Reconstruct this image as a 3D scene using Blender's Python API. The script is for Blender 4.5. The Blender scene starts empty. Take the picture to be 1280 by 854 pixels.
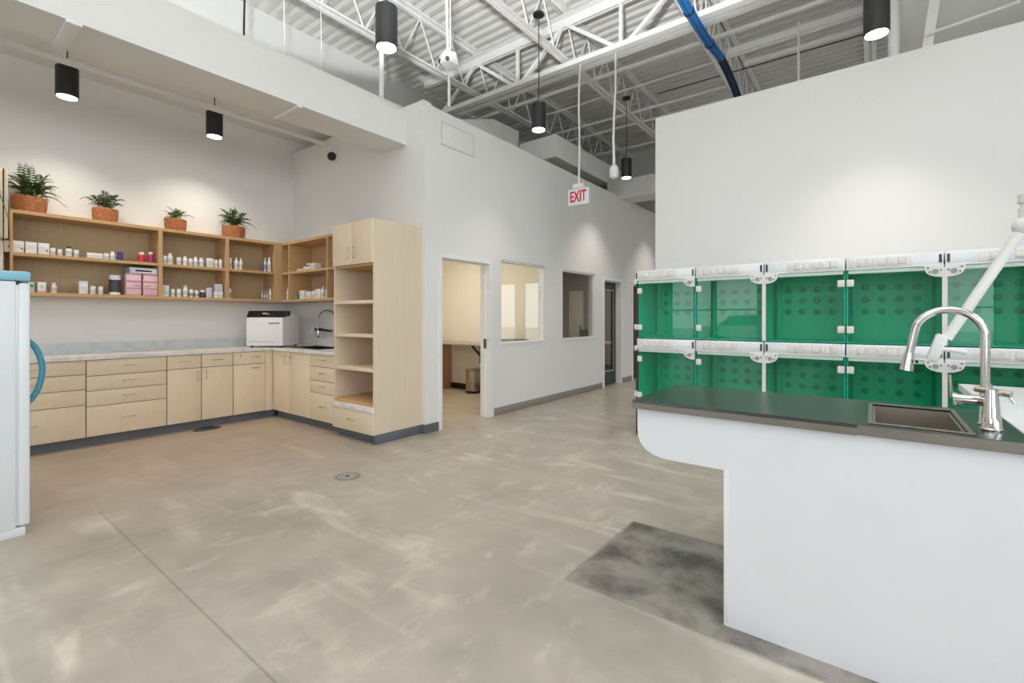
import bpy, bmesh, math, random
from mathutils import Vector, Matrix
random.seed(7)
C = bpy.context.scene.collection
PI = math.pi

# ------------------------------------------------------------------ materials
def nm(name):
    m = bpy.data.materials.new(name); m.use_nodes = True
    nt = m.node_tree; b = nt.nodes['Principled BSDF']
    return m, nt, b

def plain(name, col, rough=.5, metal=0, spec=.5, var=.0, scale=30, bump=0, bscale=120):
    m, nt, b = nm(name)
    b.inputs['Base Color'].default_value = (*col, 1)
    b.inputs['Roughness'].default_value = rough
    b.inputs['Metallic'].default_value = metal
    b.inputs['Specular IOR Level'].default_value = spec
    tc = nt.nodes.new('ShaderNodeTexCoord')
    if var:
        n = nt.nodes.new('ShaderNodeTexNoise'); n.inputs['Scale'].default_value = scale; n.inputs['Detail'].default_value = 4
        nt.links.new(tc.outputs['Object'], n.inputs['Vector'])
        r = nt.nodes.new('ShaderNodeValToRGB')
        r.color_ramp.elements[0].position = .3; r.color_ramp.elements[1].position = .7
        r.color_ramp.elements[0].color = (*[c*(1-var) for c in col], 1)
        r.color_ramp.elements[1].color = (*[min(1, c*(1+var)) for c in col], 1)
        nt.links.new(n.outputs['Fac'], r.inputs['Fac']); nt.links.new(r.outputs['Color'], b.inputs['Base Color'])
    if bump:
        n2 = nt.nodes.new('ShaderNodeTexNoise'); n2.inputs['Scale'].default_value = bscale; n2.inputs['Detail'].default_value = 3
        nt.links.new(tc.outputs['Object'], n2.inputs['Vector'])
        bp = nt.nodes.new('ShaderNodeBump'); bp.inputs['Strength'].default_value = bump; bp.inputs['Distance'].default_value = .01
        nt.links.new(n2.outputs['Fac'], bp.inputs['Height']); nt.links.new(bp.outputs['Normal'], b.inputs['Normal'])
    return m

def wood(name, col, dark, stretch=(14, 14, 1.2)):
    m, nt, b = nm(name)
    tc = nt.nodes.new('ShaderNodeTexCoord'); mp = nt.nodes.new('ShaderNodeMapping')
    mp.inputs['Scale'].default_value = stretch
    geo = nt.nodes.new('ShaderNodeNewGeometry')
    nt.links.new(geo.outputs['Position'], mp.inputs['Vector'])
    n = nt.nodes.new('ShaderNodeTexNoise'); n.inputs['Scale'].default_value = 3; n.inputs['Detail'].default_value = 6; n.inputs['Roughness'].default_value = .6
    nt.links.new(mp.outputs['Vector'], n.inputs['Vector'])
    r = nt.nodes.new('ShaderNodeValToRGB')
    r.color_ramp.elements[0].position = .3; r.color_ramp.elements[1].position = .7
    r.color_ramp.elements[0].color = (*dark, 1); r.color_ramp.elements[1].color = (*col, 1)
    nt.links.new(n.outputs['Fac'], r.inputs['Fac']); nt.links.new(r.outputs['Color'], b.inputs['Base Color'])
    b.inputs['Roughness'].default_value = .48
    b.inputs['Specular IOR Level'].default_value = .3
    return m

def emit(name, col, s):
    m, nt, b = nm(name)
    b.inputs['Base Color'].default_value = (*col, 1)
    b.inputs['Emission Color'].default_value = (*col, 1)
    b.inputs['Emission Strength'].default_value = s
    return m

def glass(name, tint=(.93, .97, .95), ior=1.5, rough=.0, facmul=1.0):
    m = bpy.data.materials.new(name); m.use_nodes = True
    nt = m.node_tree; nt.nodes.clear()
    out = nt.nodes.new('ShaderNodeOutputMaterial')
    tr = nt.nodes.new('ShaderNodeBsdfTransparent'); tr.inputs['Color'].default_value = (*tint, 1)
    gl = nt.nodes.new('ShaderNodeBsdfGlossy'); gl.inputs['Roughness'].default_value = rough
    fr = nt.nodes.new('ShaderNodeLayerWeight'); fr.inputs['Blend'].default_value = .5
    pw = nt.nodes.new('ShaderNodeMath'); pw.operation = 'POWER'; pw.inputs[1].default_value = 5
    nt.links.new(fr.outputs['Facing'], pw.inputs[0])
    mu = nt.nodes.new('ShaderNodeMath'); mu.operation = 'MULTIPLY_ADD'; mu.inputs[1].default_value = .9*facmul; mu.inputs[2].default_value = .04*facmul
    mu.use_clamp = True
    mx = nt.nodes.new('ShaderNodeMixShader')
    nt.links.new(pw.outputs[0], mu.inputs[0]); nt.links.new(mu.outputs[0], mx.inputs['Fac'])
    nt.links.new(tr.outputs[0], mx.inputs[1]); nt.links.new(gl.outputs[0], mx.inputs[2])
    nt.links.new(mx.outputs[0], out.inputs['Surface'])
    return m

def marble(name, base, vein):
    m, nt, b = nm(name)
    geo = nt.nodes.new('ShaderNodeNewGeometry')
    n = nt.nodes.new('ShaderNodeTexNoise'); n.inputs['Scale'].default_value = 5; n.inputs['Detail'].default_value = 8
    n.inputs['Distortion'].default_value = 1.6
    nt.links.new(geo.outputs['Position'], n.inputs['Vector'])
    r = nt.nodes.new('ShaderNodeValToRGB')
    r.color_ramp.elements[0].position = .36; r.color_ramp.elements[1].position = .52
    r.color_ramp.elements[0].color = (*vein, 1); r.color_ramp.elements[1].color = (*base, 1)
    nt.links.new(n.outputs['Fac'], r.inputs['Fac']); nt.links.new(r.outputs['Color'], b.inputs['Base Color'])
    b.inputs['Roughness'].default_value = .35
    return m

def concrete():
    m, nt, b = nm('polished_concrete')
    N = nt.nodes.new; L = nt.links.new
    geo = N('ShaderNodeNewGeometry'); sep = N('ShaderNodeSeparateXYZ'); L(geo.outputs['Position'], sep.inputs[0])
    def math_(op, a, bb=None, clamp=False):
        n = N('ShaderNodeMath'); n.operation = op; n.use_clamp = clamp
        for i, v in enumerate((a, bb)):
            if v is None: continue
            if isinstance(v, (int, float)): n.inputs[i].default_value = v
            else: L(v, n.inputs[i])
        return n.outputs[0]
    def noise(scale, detail=5, dist=0, rough=.55, vec=None):
        n = N('ShaderNodeTexNoise'); n.inputs['Scale'].default_value = scale; n.inputs['Detail'].default_value = detail
        n.inputs['Distortion'].default_value = dist; n.inputs['Roughness'].default_value = rough
        L(vec or geo.outputs['Position'], n.inputs['Vector']); return n.outputs['Fac']
    def ramp(f, a, bb, ca, cb):
        r = N('ShaderNodeValToRGB'); r.color_ramp.elements[0].position = a; r.color_ramp.elements[1].position = bb
        r.color_ramp.elements[0].color = (*ca, 1); r.color_ramp.elements[1].color = (*cb, 1); L(f, r.inputs['Fac']); return r.outputs['Color']
    def mix(f, a, bb):
        n = N('ShaderNodeMix'); n.data_type = 'RGBA'
        if isinstance(f, (int, float)): n.inputs[0].default_value = f
        else: L(f, n.inputs[0])
        for i, v in ((6, a), (7, bb)):
            if isinstance(v, tuple): n.inputs[i].default_value = (*v, 1)
            else: L(v, n.inputs[i])
        return n.outputs[2]
    x, y = sep.outputs[0], sep.outputs[1]
    def inside(v, a, bb, soft=.012):
        lo = math_('DIVIDE', math_('SUBTRACT', v, a), soft, True)
        hi = math_('DIVIDE', math_('SUBTRACT', bb, v), soft, True)
        return math_('MULTIPLY', lo, hi)
    mp = N('ShaderNodeMapping'); mp.inputs['Scale'].default_value = (1, .55, 1); mp.inputs['Rotation'].default_value = (0, 0, .5)
    L(geo.outputs['Position'], mp.inputs['Vector'])
    base = ramp(noise(.8, 4, .3, .5), .30, .70, FLOOR_LO, FLOOR_HI)
    tint = ramp(noise(2.3, 4, .4, .5), .35, .65, (0, 0, 0), (1, 1, 1))
    c = mix(math_('MULTIPLY', tint, .22), base, (.34, .30, .26))
    # wispy pale streaks left by the trowel, in patches
    wm = N('ShaderNodeMapping'); wm.inputs['Rotation'].default_value = (0, 0, -.75); wm.inputs['Scale'].default_value = (.75, 3.2, 1)
    L(geo.outputs['Position'], wm.inputs['Vector'])
    wisp = ramp(noise(1.35, 4, .9, .5, wm.outputs['Vector']), .53, .70, (0, 0, 0), (1, 1, 1))
    where = ramp(noise(.9, 2), .40, .60, (.12, .12, .12), (1, 1, 1))
    c = mix(math_('MULTIPLY', math_('MULTIPLY', wisp, where), .85), c, (.78, .71, .615))
    v = noise(1.4, 4, 1.0, .5, mp.outputs['Vector'])
    ridge = math_('SUBTRACT', 1.0, math_('DIVIDE', math_('ABSOLUTE', math_('SUBTRACT', v, .5)), .016), True)
    w2 = ramp(noise(1.3, 2), .54, .66, (0, 0, 0), (1, 1, 1))
    c = mix(math_('MULTIPLY', math_('MULTIPLY', ridge, w2), .34), c, (.76, .70, .61))
    cloud = ramp(noise(3.6, 6, .15, .6), .34, .66, (0, 0, 0), (1, 1, 1))
    c = mix(math_('MULTIPLY', cloud, .42), c, (.30, .265, .228))
    cloud2 = ramp(noise(5.2, 6, .1, .62, mp.outputs['Vector']), .56, .72, (0, 0, 0), (1, 1, 1))
    c = mix(math_('MULTIPLY', cloud2, .55), c, (.70, .635, .55))
    warm = math_('MULTIPLY', math_('DIVIDE', math_('SUBTRACT', -3.4, x), 2.0, True), .55)
    c = mix(warm, c, (.47, .35, .255))
    speck = ramp(noise(22, 2, .1), .75, .79, (0, 0, 0), (1, 1, 1))
    c = mix(math_('MULTIPLY', speck, .55), c, (.74, .70, .64))
    spot = ramp(noise(1.5, 4, .4), .24, .44, (1, 1, 1), (0, 0, 0))
    c = mix(math_('MULTIPLY', spot, .5), c, (.235, .21, .18))
    # darker square of newer concrete under the island
    pm = math_('MULTIPLY', inside(x, -1.25, 1.0), inside(y, 2.075, 2.945))
    pc = ramp(noise(3.1, 8, .15, .62), .38, .58, (.10, .093, .082), (.34, .315, .285))
    c = mix(math_('MULTIPLY', pm, .95), c, pc)
    # paler trench patch along the cabinets
    sm = math_('MULTIPLY', inside(x, -6.6, -6.31), inside(y, -1, 1.28))
    sm2 = math_('MULTIPLY', inside(x, -6.6, -5.89), inside(y, 1.275, 3.1))
    c = mix(math_('MULTIPLY', math_('ADD', sm, sm2, True), .5), c, (.56, .42, .32))
    # saw cuts
    j1 = math_('MULTIPLY', inside(y, .833, .846, .003), inside(x, -4.24, 3.2))
    j2 = math_('MULTIPLY', inside(x, -3.556, -3.544, .004), .35)
    e1 = math_('MULTIPLY', inside(y, 1.27, 1.279, .003), inside(x, -6.31, -5.89))
    e2 = math_('MULTIPLY', math_('MULTIPLY', inside(x, -5.895, -5.886, .003), inside(y, 1.275, 3.1)), .6)
    pe = math_('MULTIPLY', math_('SUBTRACT', math_('MULTIPLY', inside(x, -1.26, 1.0, .004), inside(y, 2.065, 2.955, .004)), math_('MULTIPLY', inside(x, -1.245, 1.0, .004), inside(y, 2.08, 2.94, .004)), True), .35)
    j = math_('MAXIMUM', math_('MAXIMUM', math_('MULTIPLY', j1, .38), j2), math_('MAXIMUM', math_('MAXIMUM', math_('MULTIPLY', e1, .5), math_('MULTIPLY', e2, .4)), pe))
    c = mix(j, c, (.10, .09, .08))
    L(c, b.inputs['Base Color'])
    rr = ramp(noise(3, 3), .3, .7, (.285, .285, .285), (.38, .38, .38))
    L(rr, b.inputs['Roughness'])
    b.inputs['Specular IOR Level'].default_value = .45
    return m
FLOOR_LO, FLOOR_HI = (.40, .36, .31), (.56, .51, .45)

M = {}
M['wall'] = plain('white_wall_paint', (.80, .80, .79), .6, spec=.25, bump=.03, bscale=60)
M['white'] = plain('white_laminate', (.79, .81, .85), .38, var=.01, scale=4)
M['paint'] = plain('white_steel_paint', (.85, .85, .84), .5, var=.03, scale=6)
M['deck'] = plain('painted_roof_deck', (.76, .755, .72), .6, var=.06, scale=2)
M['duct'] = plain('painted_duct', (.74, .74, .72), .45, var=.02, scale=3)
M['base'] = plain('slate_vinyl_base', (.125, .14, .165), .5, var=.08, scale=6)
M['basewarm'] = plain('taupe_vinyl_base', (.27, .245, .22), .5, var=.08, scale=6)
M['wood'] = wood('maple_laminate', (.82, .695, .53), (.765, .64, .475))
M['woodshade'] = wood('shaded_maple_panel', (.57, .435, .265), (.515, .385, .225))  # same maple darkened: cabinet interior shade put into the back panel colour
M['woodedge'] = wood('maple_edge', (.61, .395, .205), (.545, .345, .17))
M['woodpale'] = wood('pale_maple_panel', (.76, .65, .505), (.72, .615, .47))
M['woodtint'] = wood('tan_laminate', (.50, .30, .15), (.45, .27, .13))
M['gapdark'] = plain('dark_gap', (.05, .035, .025), .8, var=.1)
M['marble'] = marble('marble_laminate', (.85, .82, .79), (.70, .68, .66))
M['splash'] = marble('blue_marble_backsplash', (.68, .72, .74), (.58, .63, .655))
M['steel'] = plain('brushed_steel', (.115, .125, .122), .22, 1, var=.04, scale=8)
M['steeledge'] = plain('steel_edge', (.26, .245, .22), .36, 1, var=.06, scale=6)
M['steelwarm'] = plain('sink_steel', (.52, .47, .40), .36, 1, var=.04, scale=8)
M['nickel'] = plain('satin_nickel', (.50, .45, .38), .3, 1, var=.03)
M['chrome'] = plain('chrome', (.72, .72, .73), .07, 1, var=.01)
M['alu'] = plain('anodised_aluminium', (.80, .83, .86), .35, .35, var=.02)
M['black'] = plain('black_powder_coat', (.012, .012, .013), .42, var=.1)
M['blackgloss'] = plain('black_gloss', (.01, .01, .011), .15, var=.05)
M['darkgrey'] = plain('dark_grey_plastic', (.06, .06, .065), .5, var=.1)
M['grey'] = plain('mid_grey_plastic', (.33, .34, .36), .5, var=.05)
M['plastic'] = plain('white_plastic', (.82, .82, .82), .35, var=.01)
M['ivory'] = plain('ivory_plastic', (.80, .78, .74), .35, var=.02)
M['fridge'] = plain('white_enamel', (.76, .79, .83), .28, var=.01, scale=2)
M['fridgeblue'] = plain('light_blue_plastic', (.25, .56, .70), .3, var=.04, scale=5)
M['hoseblue'] = plain('teal_blue_plastic', (.06, .30, .42), .35, var=.05)
M['lens'] = emit('lamp_lens', (1, .97, .92), 9)
M['green'] = plain('green_kennel_plastic', (.002, .62, .38), .3, var=.06, scale=3)
M['greendark'] = plain('dark_green_plastic', (.004, .36, .18), .3, var=.06, scale=3)
M['kglass'] = glass('kennel_door_glass', (.93, .99, .97), 1.5, 0, .55)
M['glassedge'] = plain('glass_edge', (.02, .06, .05), .2, var=.05)
M['frost'] = plain('pale_green_gasket', (.62, .78, .74), .35, var=.02)
M['wglass'] = glass('window_glass', (.97, .98, .97), 1.5, 0, 1.0)
M['terra'] = plain('woven_terracotta', (.40, .155, .06), .75, var=.28, scale=38, bump=.5, bscale=60)
M['soil'] = plain('dark_soil', (.03, .02, .012), .9, var=.3)
M['leaf'] = plain('fern_green', (.055, .115, .02), .5, var=.35, scale=14)
M['leaf2'] = plain('light_fern_green', (.19, .31, .06), .5, var=.3, scale=14)
M['stem'] = plain('fern_stem', (.10, .13, .03), .6, var=.2)
M['teal'] = plain('dark_green_door_paint', (.018, .042, .040), .35, var=.06, scale=3)
M['brown'] = plain('dark_brown_door', (.045, .022, .014), .45, var=.2, scale=6)
M['cream'] = plain('cream_wall_paint', (.80, .76, .67), .6, spec=.25, var=.01, scale=2)
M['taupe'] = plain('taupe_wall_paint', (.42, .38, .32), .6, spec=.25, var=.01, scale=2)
M['red'] = plain('exit_red', (.62, .02, .03), .4, var=.03)
M['cableblue'] = plain('blue_data_cable', (.02, .16, .45), .4, var=.15, scale=20)
M['cabledark'] = plain('navy_data_cable', (.01, .025, .07), .5, var=.15, scale=20)
M['pink'] = plain('pink_print', (.72, .20, .32), .5, var=.06)
M['palepink'] = plain('pale_pink_card', (.80, .58, .62), .5, var=.05)
M['maroon'] = plain('maroon_card', (.16, .03, .05), .5, var=.1)
M['label'] = plain('printed_label', (.62, .63, .64), .5, var=.25, scale=70)
M['blueprint'] = plain('blue_print', (.18, .28, .52), .5, var=.1)
M['purple'] = plain('violet_label', (.06, .05, .28), .4, var=.2, scale=60)
M['crimson'] = plain('crimson_label', (.60, .03, .06), .4, var=.3, scale=60)
M['magenta'] = plain('magenta_label', (.45, .02, .14), .4, var=.3, scale=60)
M['capgreen'] = plain('green_cap', (.02, .14, .03), .4, var=.1)
M['mint'] = plain('mint_card', (.50, .64, .56), .5, var=.06)
M['lavender'] = plain('lavender_card', (.62, .62, .72), .5, var=.04)
M['boxgreen'] = plain('emerald_card', (.02, .30, .12), .5, var=.1)
M['skyblue'] = plain('pale_blue_card', (.45, .62, .72), .5, var=.1, scale=40)
M['amber'] = plain('dark_bottle_glass', (.035, .016, .01), .2, var=.1)
M['paleground'] = plain('brightened_concrete', (.52, .51, .49), .9, var=.2, scale=3)  # outside ground colour raised to bounce more daylight up to the ceiling
M['carwhite'] = plain('white_car_paint', (.78, .79, .80), .2, var=.01)
M['rubber'] = plain('black_rubber', (.015, .015, .015), .8, var=.1)
M['concrete'] = concrete()

for k in ('leaf', 'leaf2'):
    nt = M[k].node_tree; b = nt.nodes['Principled BSDF']; out = nt.nodes['Material Output']
    tl = nt.nodes.new('ShaderNodeBsdfTranslucent'); mx = nt.nodes.new('ShaderNodeMixShader'); mx.inputs['Fac'].default_value = .45
    nt.links.new(b.inputs['Base Color'].links[0].from_socket, tl.inputs['Color'])
    nt.links.new(b.outputs[0], mx.inputs[1]); nt.links.new(tl.outputs[0], mx.inputs[2]); nt.links.new(mx.outputs[0], out.inputs['Surface'])
# ------------------------------------------------------------------ mesh helper
class MB:
    def __init__(s): s.v = []; s.f = []; s.mi = []; s.mats = []; s.cur = 0
    def mat(s, m):
        if m not in s.mats: s.mats.append(m)
        s.cur = s.mats.index(m); return s
    def _add(s, vs, fs):
        o = len(s.v); s.v += [tuple(v) for v in vs]
        for f in fs: s.f.append(tuple(i+o for i in f)); s.mi.append(s.cur)
        return s
    def box(s, x0, y0, z0, x1, y1, z1, b=0):
        x0, x1 = min(x0, x1), max(x0, x1); y0, y1 = min(y0, y1), max(y0, y1); z0, z1 = min(z0, z1), max(z0, z1)
        if b <= 0:
            vs = [(x, y, z) for z in (z0, z1) for y in (y0, y1) for x in (x0, x1)]
            return s._add(vs, [(0, 2, 3, 1), (4, 5, 7, 6), (0, 1, 5, 4), (2, 6, 7, 3), (0, 4, 6, 2), (1, 3, 7, 5)])
        b = min(b, (x1-x0)/2.01, (y1-y0)/2.01, (z1-z0)/2.01)
        bm = bmesh.new(); bmesh.ops.create_cube(bm, size=1)
        for v in bm.verts:
            v.co = Vector(((x0+x1)/2+v.co.x*(x1-x0), (y0+y1)/2+v.co.y*(y1-y0), (z0+z1)/2+v.co.z*(z1-z0)))
        bmesh.ops.bevel(bm, geom=list(bm.edges), offset=b, segments=2, profile=.5, affect='EDGES')
        bm.verts.index_update()
        s._add([v.co[:] for v in bm.verts], [[v.index for v in f.verts] for f in bm.faces]); bm.free(); return s
    def cyl(s, p0, p1, r, n=16, r2=None, caps=True):
        p0, p1 = Vector(p0), Vector(p1); r2 = r if r2 is None else r2
        d = (p1-p0).normalized(); a = d.orthogonal().normalized(); c = d.cross(a)
        vs = []
        for p, rr in ((p0, r), (p1, r2)):
            for i in range(n):
                t = 2*PI*i/n; vs.append(p+(a*math.cos(t)+c*math.sin(t))*rr)
        fs = [(i, (i+1) % n, n+(i+1) % n, n+i) for i in range(n)]
        if caps: fs += [tuple(range(n-1, -1, -1)), tuple(range(n, 2*n))]
        return s._add(vs, fs)
    def lathe(s, prof, c, n=20, axis=(0, 0, 1)):
        # prof: (radius, height) from bottom to top
        c = Vector(c); ax = Vector(axis).normalized(); a = ax.orthogonal().normalized(); d = ax.cross(a)
        vs = []; fs = []
        for r, h in prof:
            for i in range(n):
                t = 2*PI*i/n; vs.append(c+ax*h+(a*math.cos(t)+d*math.sin(t))*max(r, 1e-4))
        for k in range(len(prof)-1):
            for i in range(n): fs.append((k*n+i, k*n+(i+1) % n, (k+1)*n+(i+1) % n, (k+1)*n+i))
        fs.append(tuple(range(n-1, -1, -1))); fs.append(tuple(range((len(prof)-1)*n, len(prof)*n)))
        return s._add(vs, fs)
    def tube(s, pts, r, n=10, smooth=0):
        P = [Vector(p) for p in pts]
        for _ in range(smooth):
            Q = [P[0]]
            for a, b in zip(P, P[1:]): Q += [a*.75+b*.25, a*.25+b*.75]
            P = Q+[P[-1]]
        rs = r if isinstance(r, (list, tuple)) else None
        vs = []; fs = []; pa = None
        for k, p in enumerate(P):
            d = ((P[min(k+1, len(P)-1)]-P[max(k-1, 0)])).normalized()
            if pa is None: a = d.orthogonal().normalized()
            else:
                a = pa-d*pa.dot(d); a = a.normalized() if a.length > 1e-6 else d.orthogonal().normalized()
            pa = a; c = d.cross(a)
            rr = (rs[0]+(rs[1]-rs[0])*k/(len(P)-1)) if rs else r
            for i in range(n):
                t = 2*PI*i/n; vs.append(p+(a*math.cos(t)+c*math.sin(t))*rr)
        for k in range(len(P)-1):
            for i in range(n): fs.append((k*n+i, k*n+(i+1) % n, (k+1)*n+(i+1) % n, (k+1)*n+i))
        fs += [tuple(range(n-1, -1, -1)), tuple(range((len(P)-1)*n, len(P)*n))]
        return s._add(vs, fs)
    def prism(s, poly, axis, a0, a1):
        # poly: 2-D points; axis: the extruded axis (the other two keep their order)
        def mk(p, a):
            return {'x': (a, p[0], p[1]), 'y': (p[0], a, p[1]), 'z': (p[0], p[1], a)}[axis]
        n = len(poly); vs = [mk(p, a0) for p in poly]+[mk(p, a1) for p in poly]
        fs = [tuple(range(n)), tuple(range(2*n-1, n-1, -1))]+[(i, n+i, n+(i+1) % n, (i+1) % n) for i in range(n)]
        return s._add(vs, fs)
    def sphere(s, c, r, n=14, m=9, sc=(1, 1, 1)):
        prof = []
        c = Vector(c); vs = []; fs = []
        for k in range(m+1):
            ph = -PI/2+PI*k/m
            for i in range(n):
                t = 2*PI*i/n
                vs.append((c.x+r*sc[0]*math.cos(ph)*math.cos(t), c.y+r*sc[1]*math.cos(ph)*math.sin(t), c.z+r*sc[2]*math.sin(ph)))
        for k in range(m):
            for i in range(n): fs.append((k*n+i, k*n+(i+1) % n, (k+1)*n+(i+1) % n, (k+1)*n+i))
        return s._add(vs, fs)
    def bar(s, p0, p1, w, h):
        # rectangular bar between two points; h is measured upwards as far as possible
        p0, p1 = Vector(p0), Vector(p1); d = (p1-p0).normalized(); up = Vector((0, 0, 1))
        if abs(d.z) > .98: up = Vector((0, 1, 0))
        a = d.cross(up).normalized(); u = a.cross(d).normalized()
        vs = [p+a*sx*w/2+u*sz*h/2 for p in (p0, p1) for sx, sz in ((-1, -1), (1, -1), (1, 1), (-1, 1))]
        return s._add(vs, [(3, 2, 1, 0), (4, 5, 6, 7)]+[(i, (i+1) % 4, 4+(i+1) % 4, 4+i) for i in range(4)])
    def rot(s, c, ang):
        cs, sn = math.cos(ang), math.sin(ang)
        s.v = [(c[0]+(x-c[0])*cs-(y-c[1])*sn, c[1]+(x-c[0])*sn+(y-c[1])*cs, z) for x, y, z in s.v]; return s
    def build(s, name, mat=None, parent=None, smooth=True):
        me = bpy.data.meshes.new(name)
        off = wloc(parent) if parent else Vector((0, 0, 0))
        me.from_pydata([tuple(Vector(v)-off) for v in s.v], [], s.f)
        mats = s.mats or [mat]
        for m in mats: me.materials.append(M[m])
        if s.mats: me.polygons.foreach_set('material_index', s.mi)
        bm = bmesh.new(); bm.from_mesh(me); bmesh.ops.recalc_face_normals(bm, faces=bm.faces); bm.to_mesh(me); bm.free()
        if smooth:
            me.shade_smooth(); me.set_sharp_from_angle(angle=math.radians(38))
        o = bpy.data.objects.new(name, me); C.objects.link(o)
        if parent: o.parent = parent
        return o

def wloc(o):
    v = Vector((0, 0, 0))
    while o: v += o.location; o = o.parent
    return v
def tag(o, label, cat, group=None, kind=None):
    o['label'] = label; o['category'] = cat
    if group: o['group'] = group
    if kind: o['kind'] = kind
    return o
def thing(name, loc, label, cat, group=None):
    o = bpy.data.objects.new(name, None); C.objects.link(o); o.location = loc; o.empty_display_size = .1
    return tag(o, label, cat, group)
def struct(o): o['kind'] = 'structure'; return o
def sroot(name, loc=(0, 0, 0)):
    o = bpy.data.objects.new(name, None); C.objects.link(o); o.location = loc; o['kind'] = 'structure'; return o
def copy_tree(o, parent=None):
    c = o.copy(); C.objects.link(c)
    if parent: c.parent = parent
    for ch in list(o.children): copy_tree(ch, c)
    return c

# ------------------------------------------------------------------ room dimensions
XL, XD, YA, YK = -7.13, -4.11, 3.72, 5.75      # left wall, corridor (door) wall, alcove end wall, kennel wall
WT, DECK = 3.84, 5.86                          # partition tops, underside of the roof deck
Y0, Y1, XR = -10.0, 12.2, 3.2                   # rear wall (behind the camera), far wall, right wall

def wall_open(name, axis, p0, p1, a0, a1, z0, z1, holes, mat='wall'):
    mb = MB(); cuts = sorted({a0, a1, *[h[0] for h in holes], *[h[1] for h in holes]})
    for u, v in zip(cuts, cuts[1:]):
        zs = sorted([(h[2], h[3]) for h in holes if h[0] <= u and h[1] >= v]); z = z0
        spans = []
        for q0, q1 in zs:
            if q0 > z: spans.append((z, q0))
            z = q1
        if z < z1: spans.append((z, z1))
        for q0, q1 in spans:
            if axis == 'y': mb.box(p0, u, q0, p1, v, q1)
            else: mb.box(u, p0, q0, v, p1, q1)
    return struct(mb.build(name, mat, smooth=False))

struct(MB().box(XL-.3, Y0-.3, -.12, XR+.3, Y1+.3, 0).build('floor', 'concrete', smooth=False))
struct(MB().box(XL-.15, Y0, 0, XL, Y1, DECK).build('wall_left', 'wall', smooth=False))
struct(MB().box(XL, YA, 0, XD-.05, YA+.12, 3.9).build('wall_alcove', 'wall', smooth=False))
DW = .044
D1 = (3.96, 4.84, 0, 2.07); W1 = (5.11, 6.20, .975, 2.165); W2 = (6.75, 7.90, .975, 2.16)
D2 = (8.27, 9.02, 0, 2.08); D3 = (9.64, 10.5, 0, 2.07)
wall_open('wall_corridor', 'y', XD-.14, XD, YA-.02, Y1, 0, WT, [(h[0]-DW, h[1]+DW, 0, h[3]+DW) for h in (D1, D2, D3)]+[W1, W2])
struct(MB().box(-2.15, YK, 0, XR, YK+.14, WT).build('wall_kennels', 'wall', smooth=False))
far_win = [(-.15, .6, .3, 2.5), (.9, 1.65, .3, 2.5)]
wall_open('wall_far', 'x', Y1, Y1+.15, XL, XR, 0, DECK, far_win)
rear_win = [(-6.9, -5.2, .3, 3.0), (-5.1, -3.5, .3, 3.0), (1.7, 3.0, .3, 3.0), (-6.9, -3.6, 3.35, 5.5), (-3.4, -.1, 3.35, 5.5)]  # the two high openings are added to light the room
wall_open('wall_rear', 'x', Y0-.2, Y0, XL-.15, XR+.15, 0, DECK, rear_win)
right_win = [(-8.8, -6.4, .25, 4.2), (-6.1, -3.7, .4, 4.2), (-3.4, -1.0, .9, 3.7), (-.7, 1.7, 1.5, 3.7), (2.0, 4.4, 2.8, 4.6), (6.4, 8.2, .3, 2.5), (8.5, 10.3, .3, 2.5)]  # openings shaped for their light; the last two added to brighten the corridor
wall_open('wall_right', 'y', XR, XR+.2, Y0, Y1, 0, DECK, right_win)
# exam rooms behind the corridor wall
struct(MB().box(XL, 6.5, 0, XD-.14, 6.6, WT).build('wall_exam', 'cream', smooth=False))
struct(MB().box(XL, YA+.12, 0, XL+.02, 6.5, 2.75).build('wall_exam_side', 'cream', smooth=False))
struct(MB().box(XL, YA+.12, 2.75, XD-.14, 6.5, 2.8).build('ceiling_exam', 'cream', smooth=False))
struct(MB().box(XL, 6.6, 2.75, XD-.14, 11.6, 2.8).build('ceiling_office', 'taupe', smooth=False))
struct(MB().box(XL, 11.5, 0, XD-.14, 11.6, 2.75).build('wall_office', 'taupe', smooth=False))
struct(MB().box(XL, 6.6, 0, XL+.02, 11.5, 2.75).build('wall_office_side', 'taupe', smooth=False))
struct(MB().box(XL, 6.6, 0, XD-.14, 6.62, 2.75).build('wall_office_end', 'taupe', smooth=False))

# roof deck: flutes run across the room
mb = MB(); pitch = .172; y = Y0-.2; prof = []
while y < Y1+.2:
    prof += [(y, DECK), (y+.07, DECK), (y+.095, DECK+.05), (y+.147, DECK+.05)]; y += pitch
vs = [(x, p[0], p[1]) for x in (XL-.15, XR+.2) for p in prof]; n = len(prof)
mb._add(vs, [(i, i+1, n+i+1, n+i) for i in range(n-1)])
o = mb.build('ceiling', 'deck', smooth=False); struct(o)
struct(MB().box(XL-.2, Y0-.2, DECK+.06, XR+.2, Y1+.2, DECK+.2).build('roof', 'deck', smooth=False))

# soffit beam over the alcove mouth with its straps
sof = struct(MB().box(-4.93, Y0, 3.43, -4.46, YA, 3.825).build('trim_1', 'wall', smooth=False))
for yy, w in ((.70, .09), (2.36, .05)):
    MB().box(-4.94, yy, 3.405, -4.45, yy+w, 3.431, .006).build('strap', 'wall', sof)

struct(MB().box(XL, Y0, 4.08, -4.93, YA+.4, 4.14).build('ceiling_alcove', 'wall', smooth=False))
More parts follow.
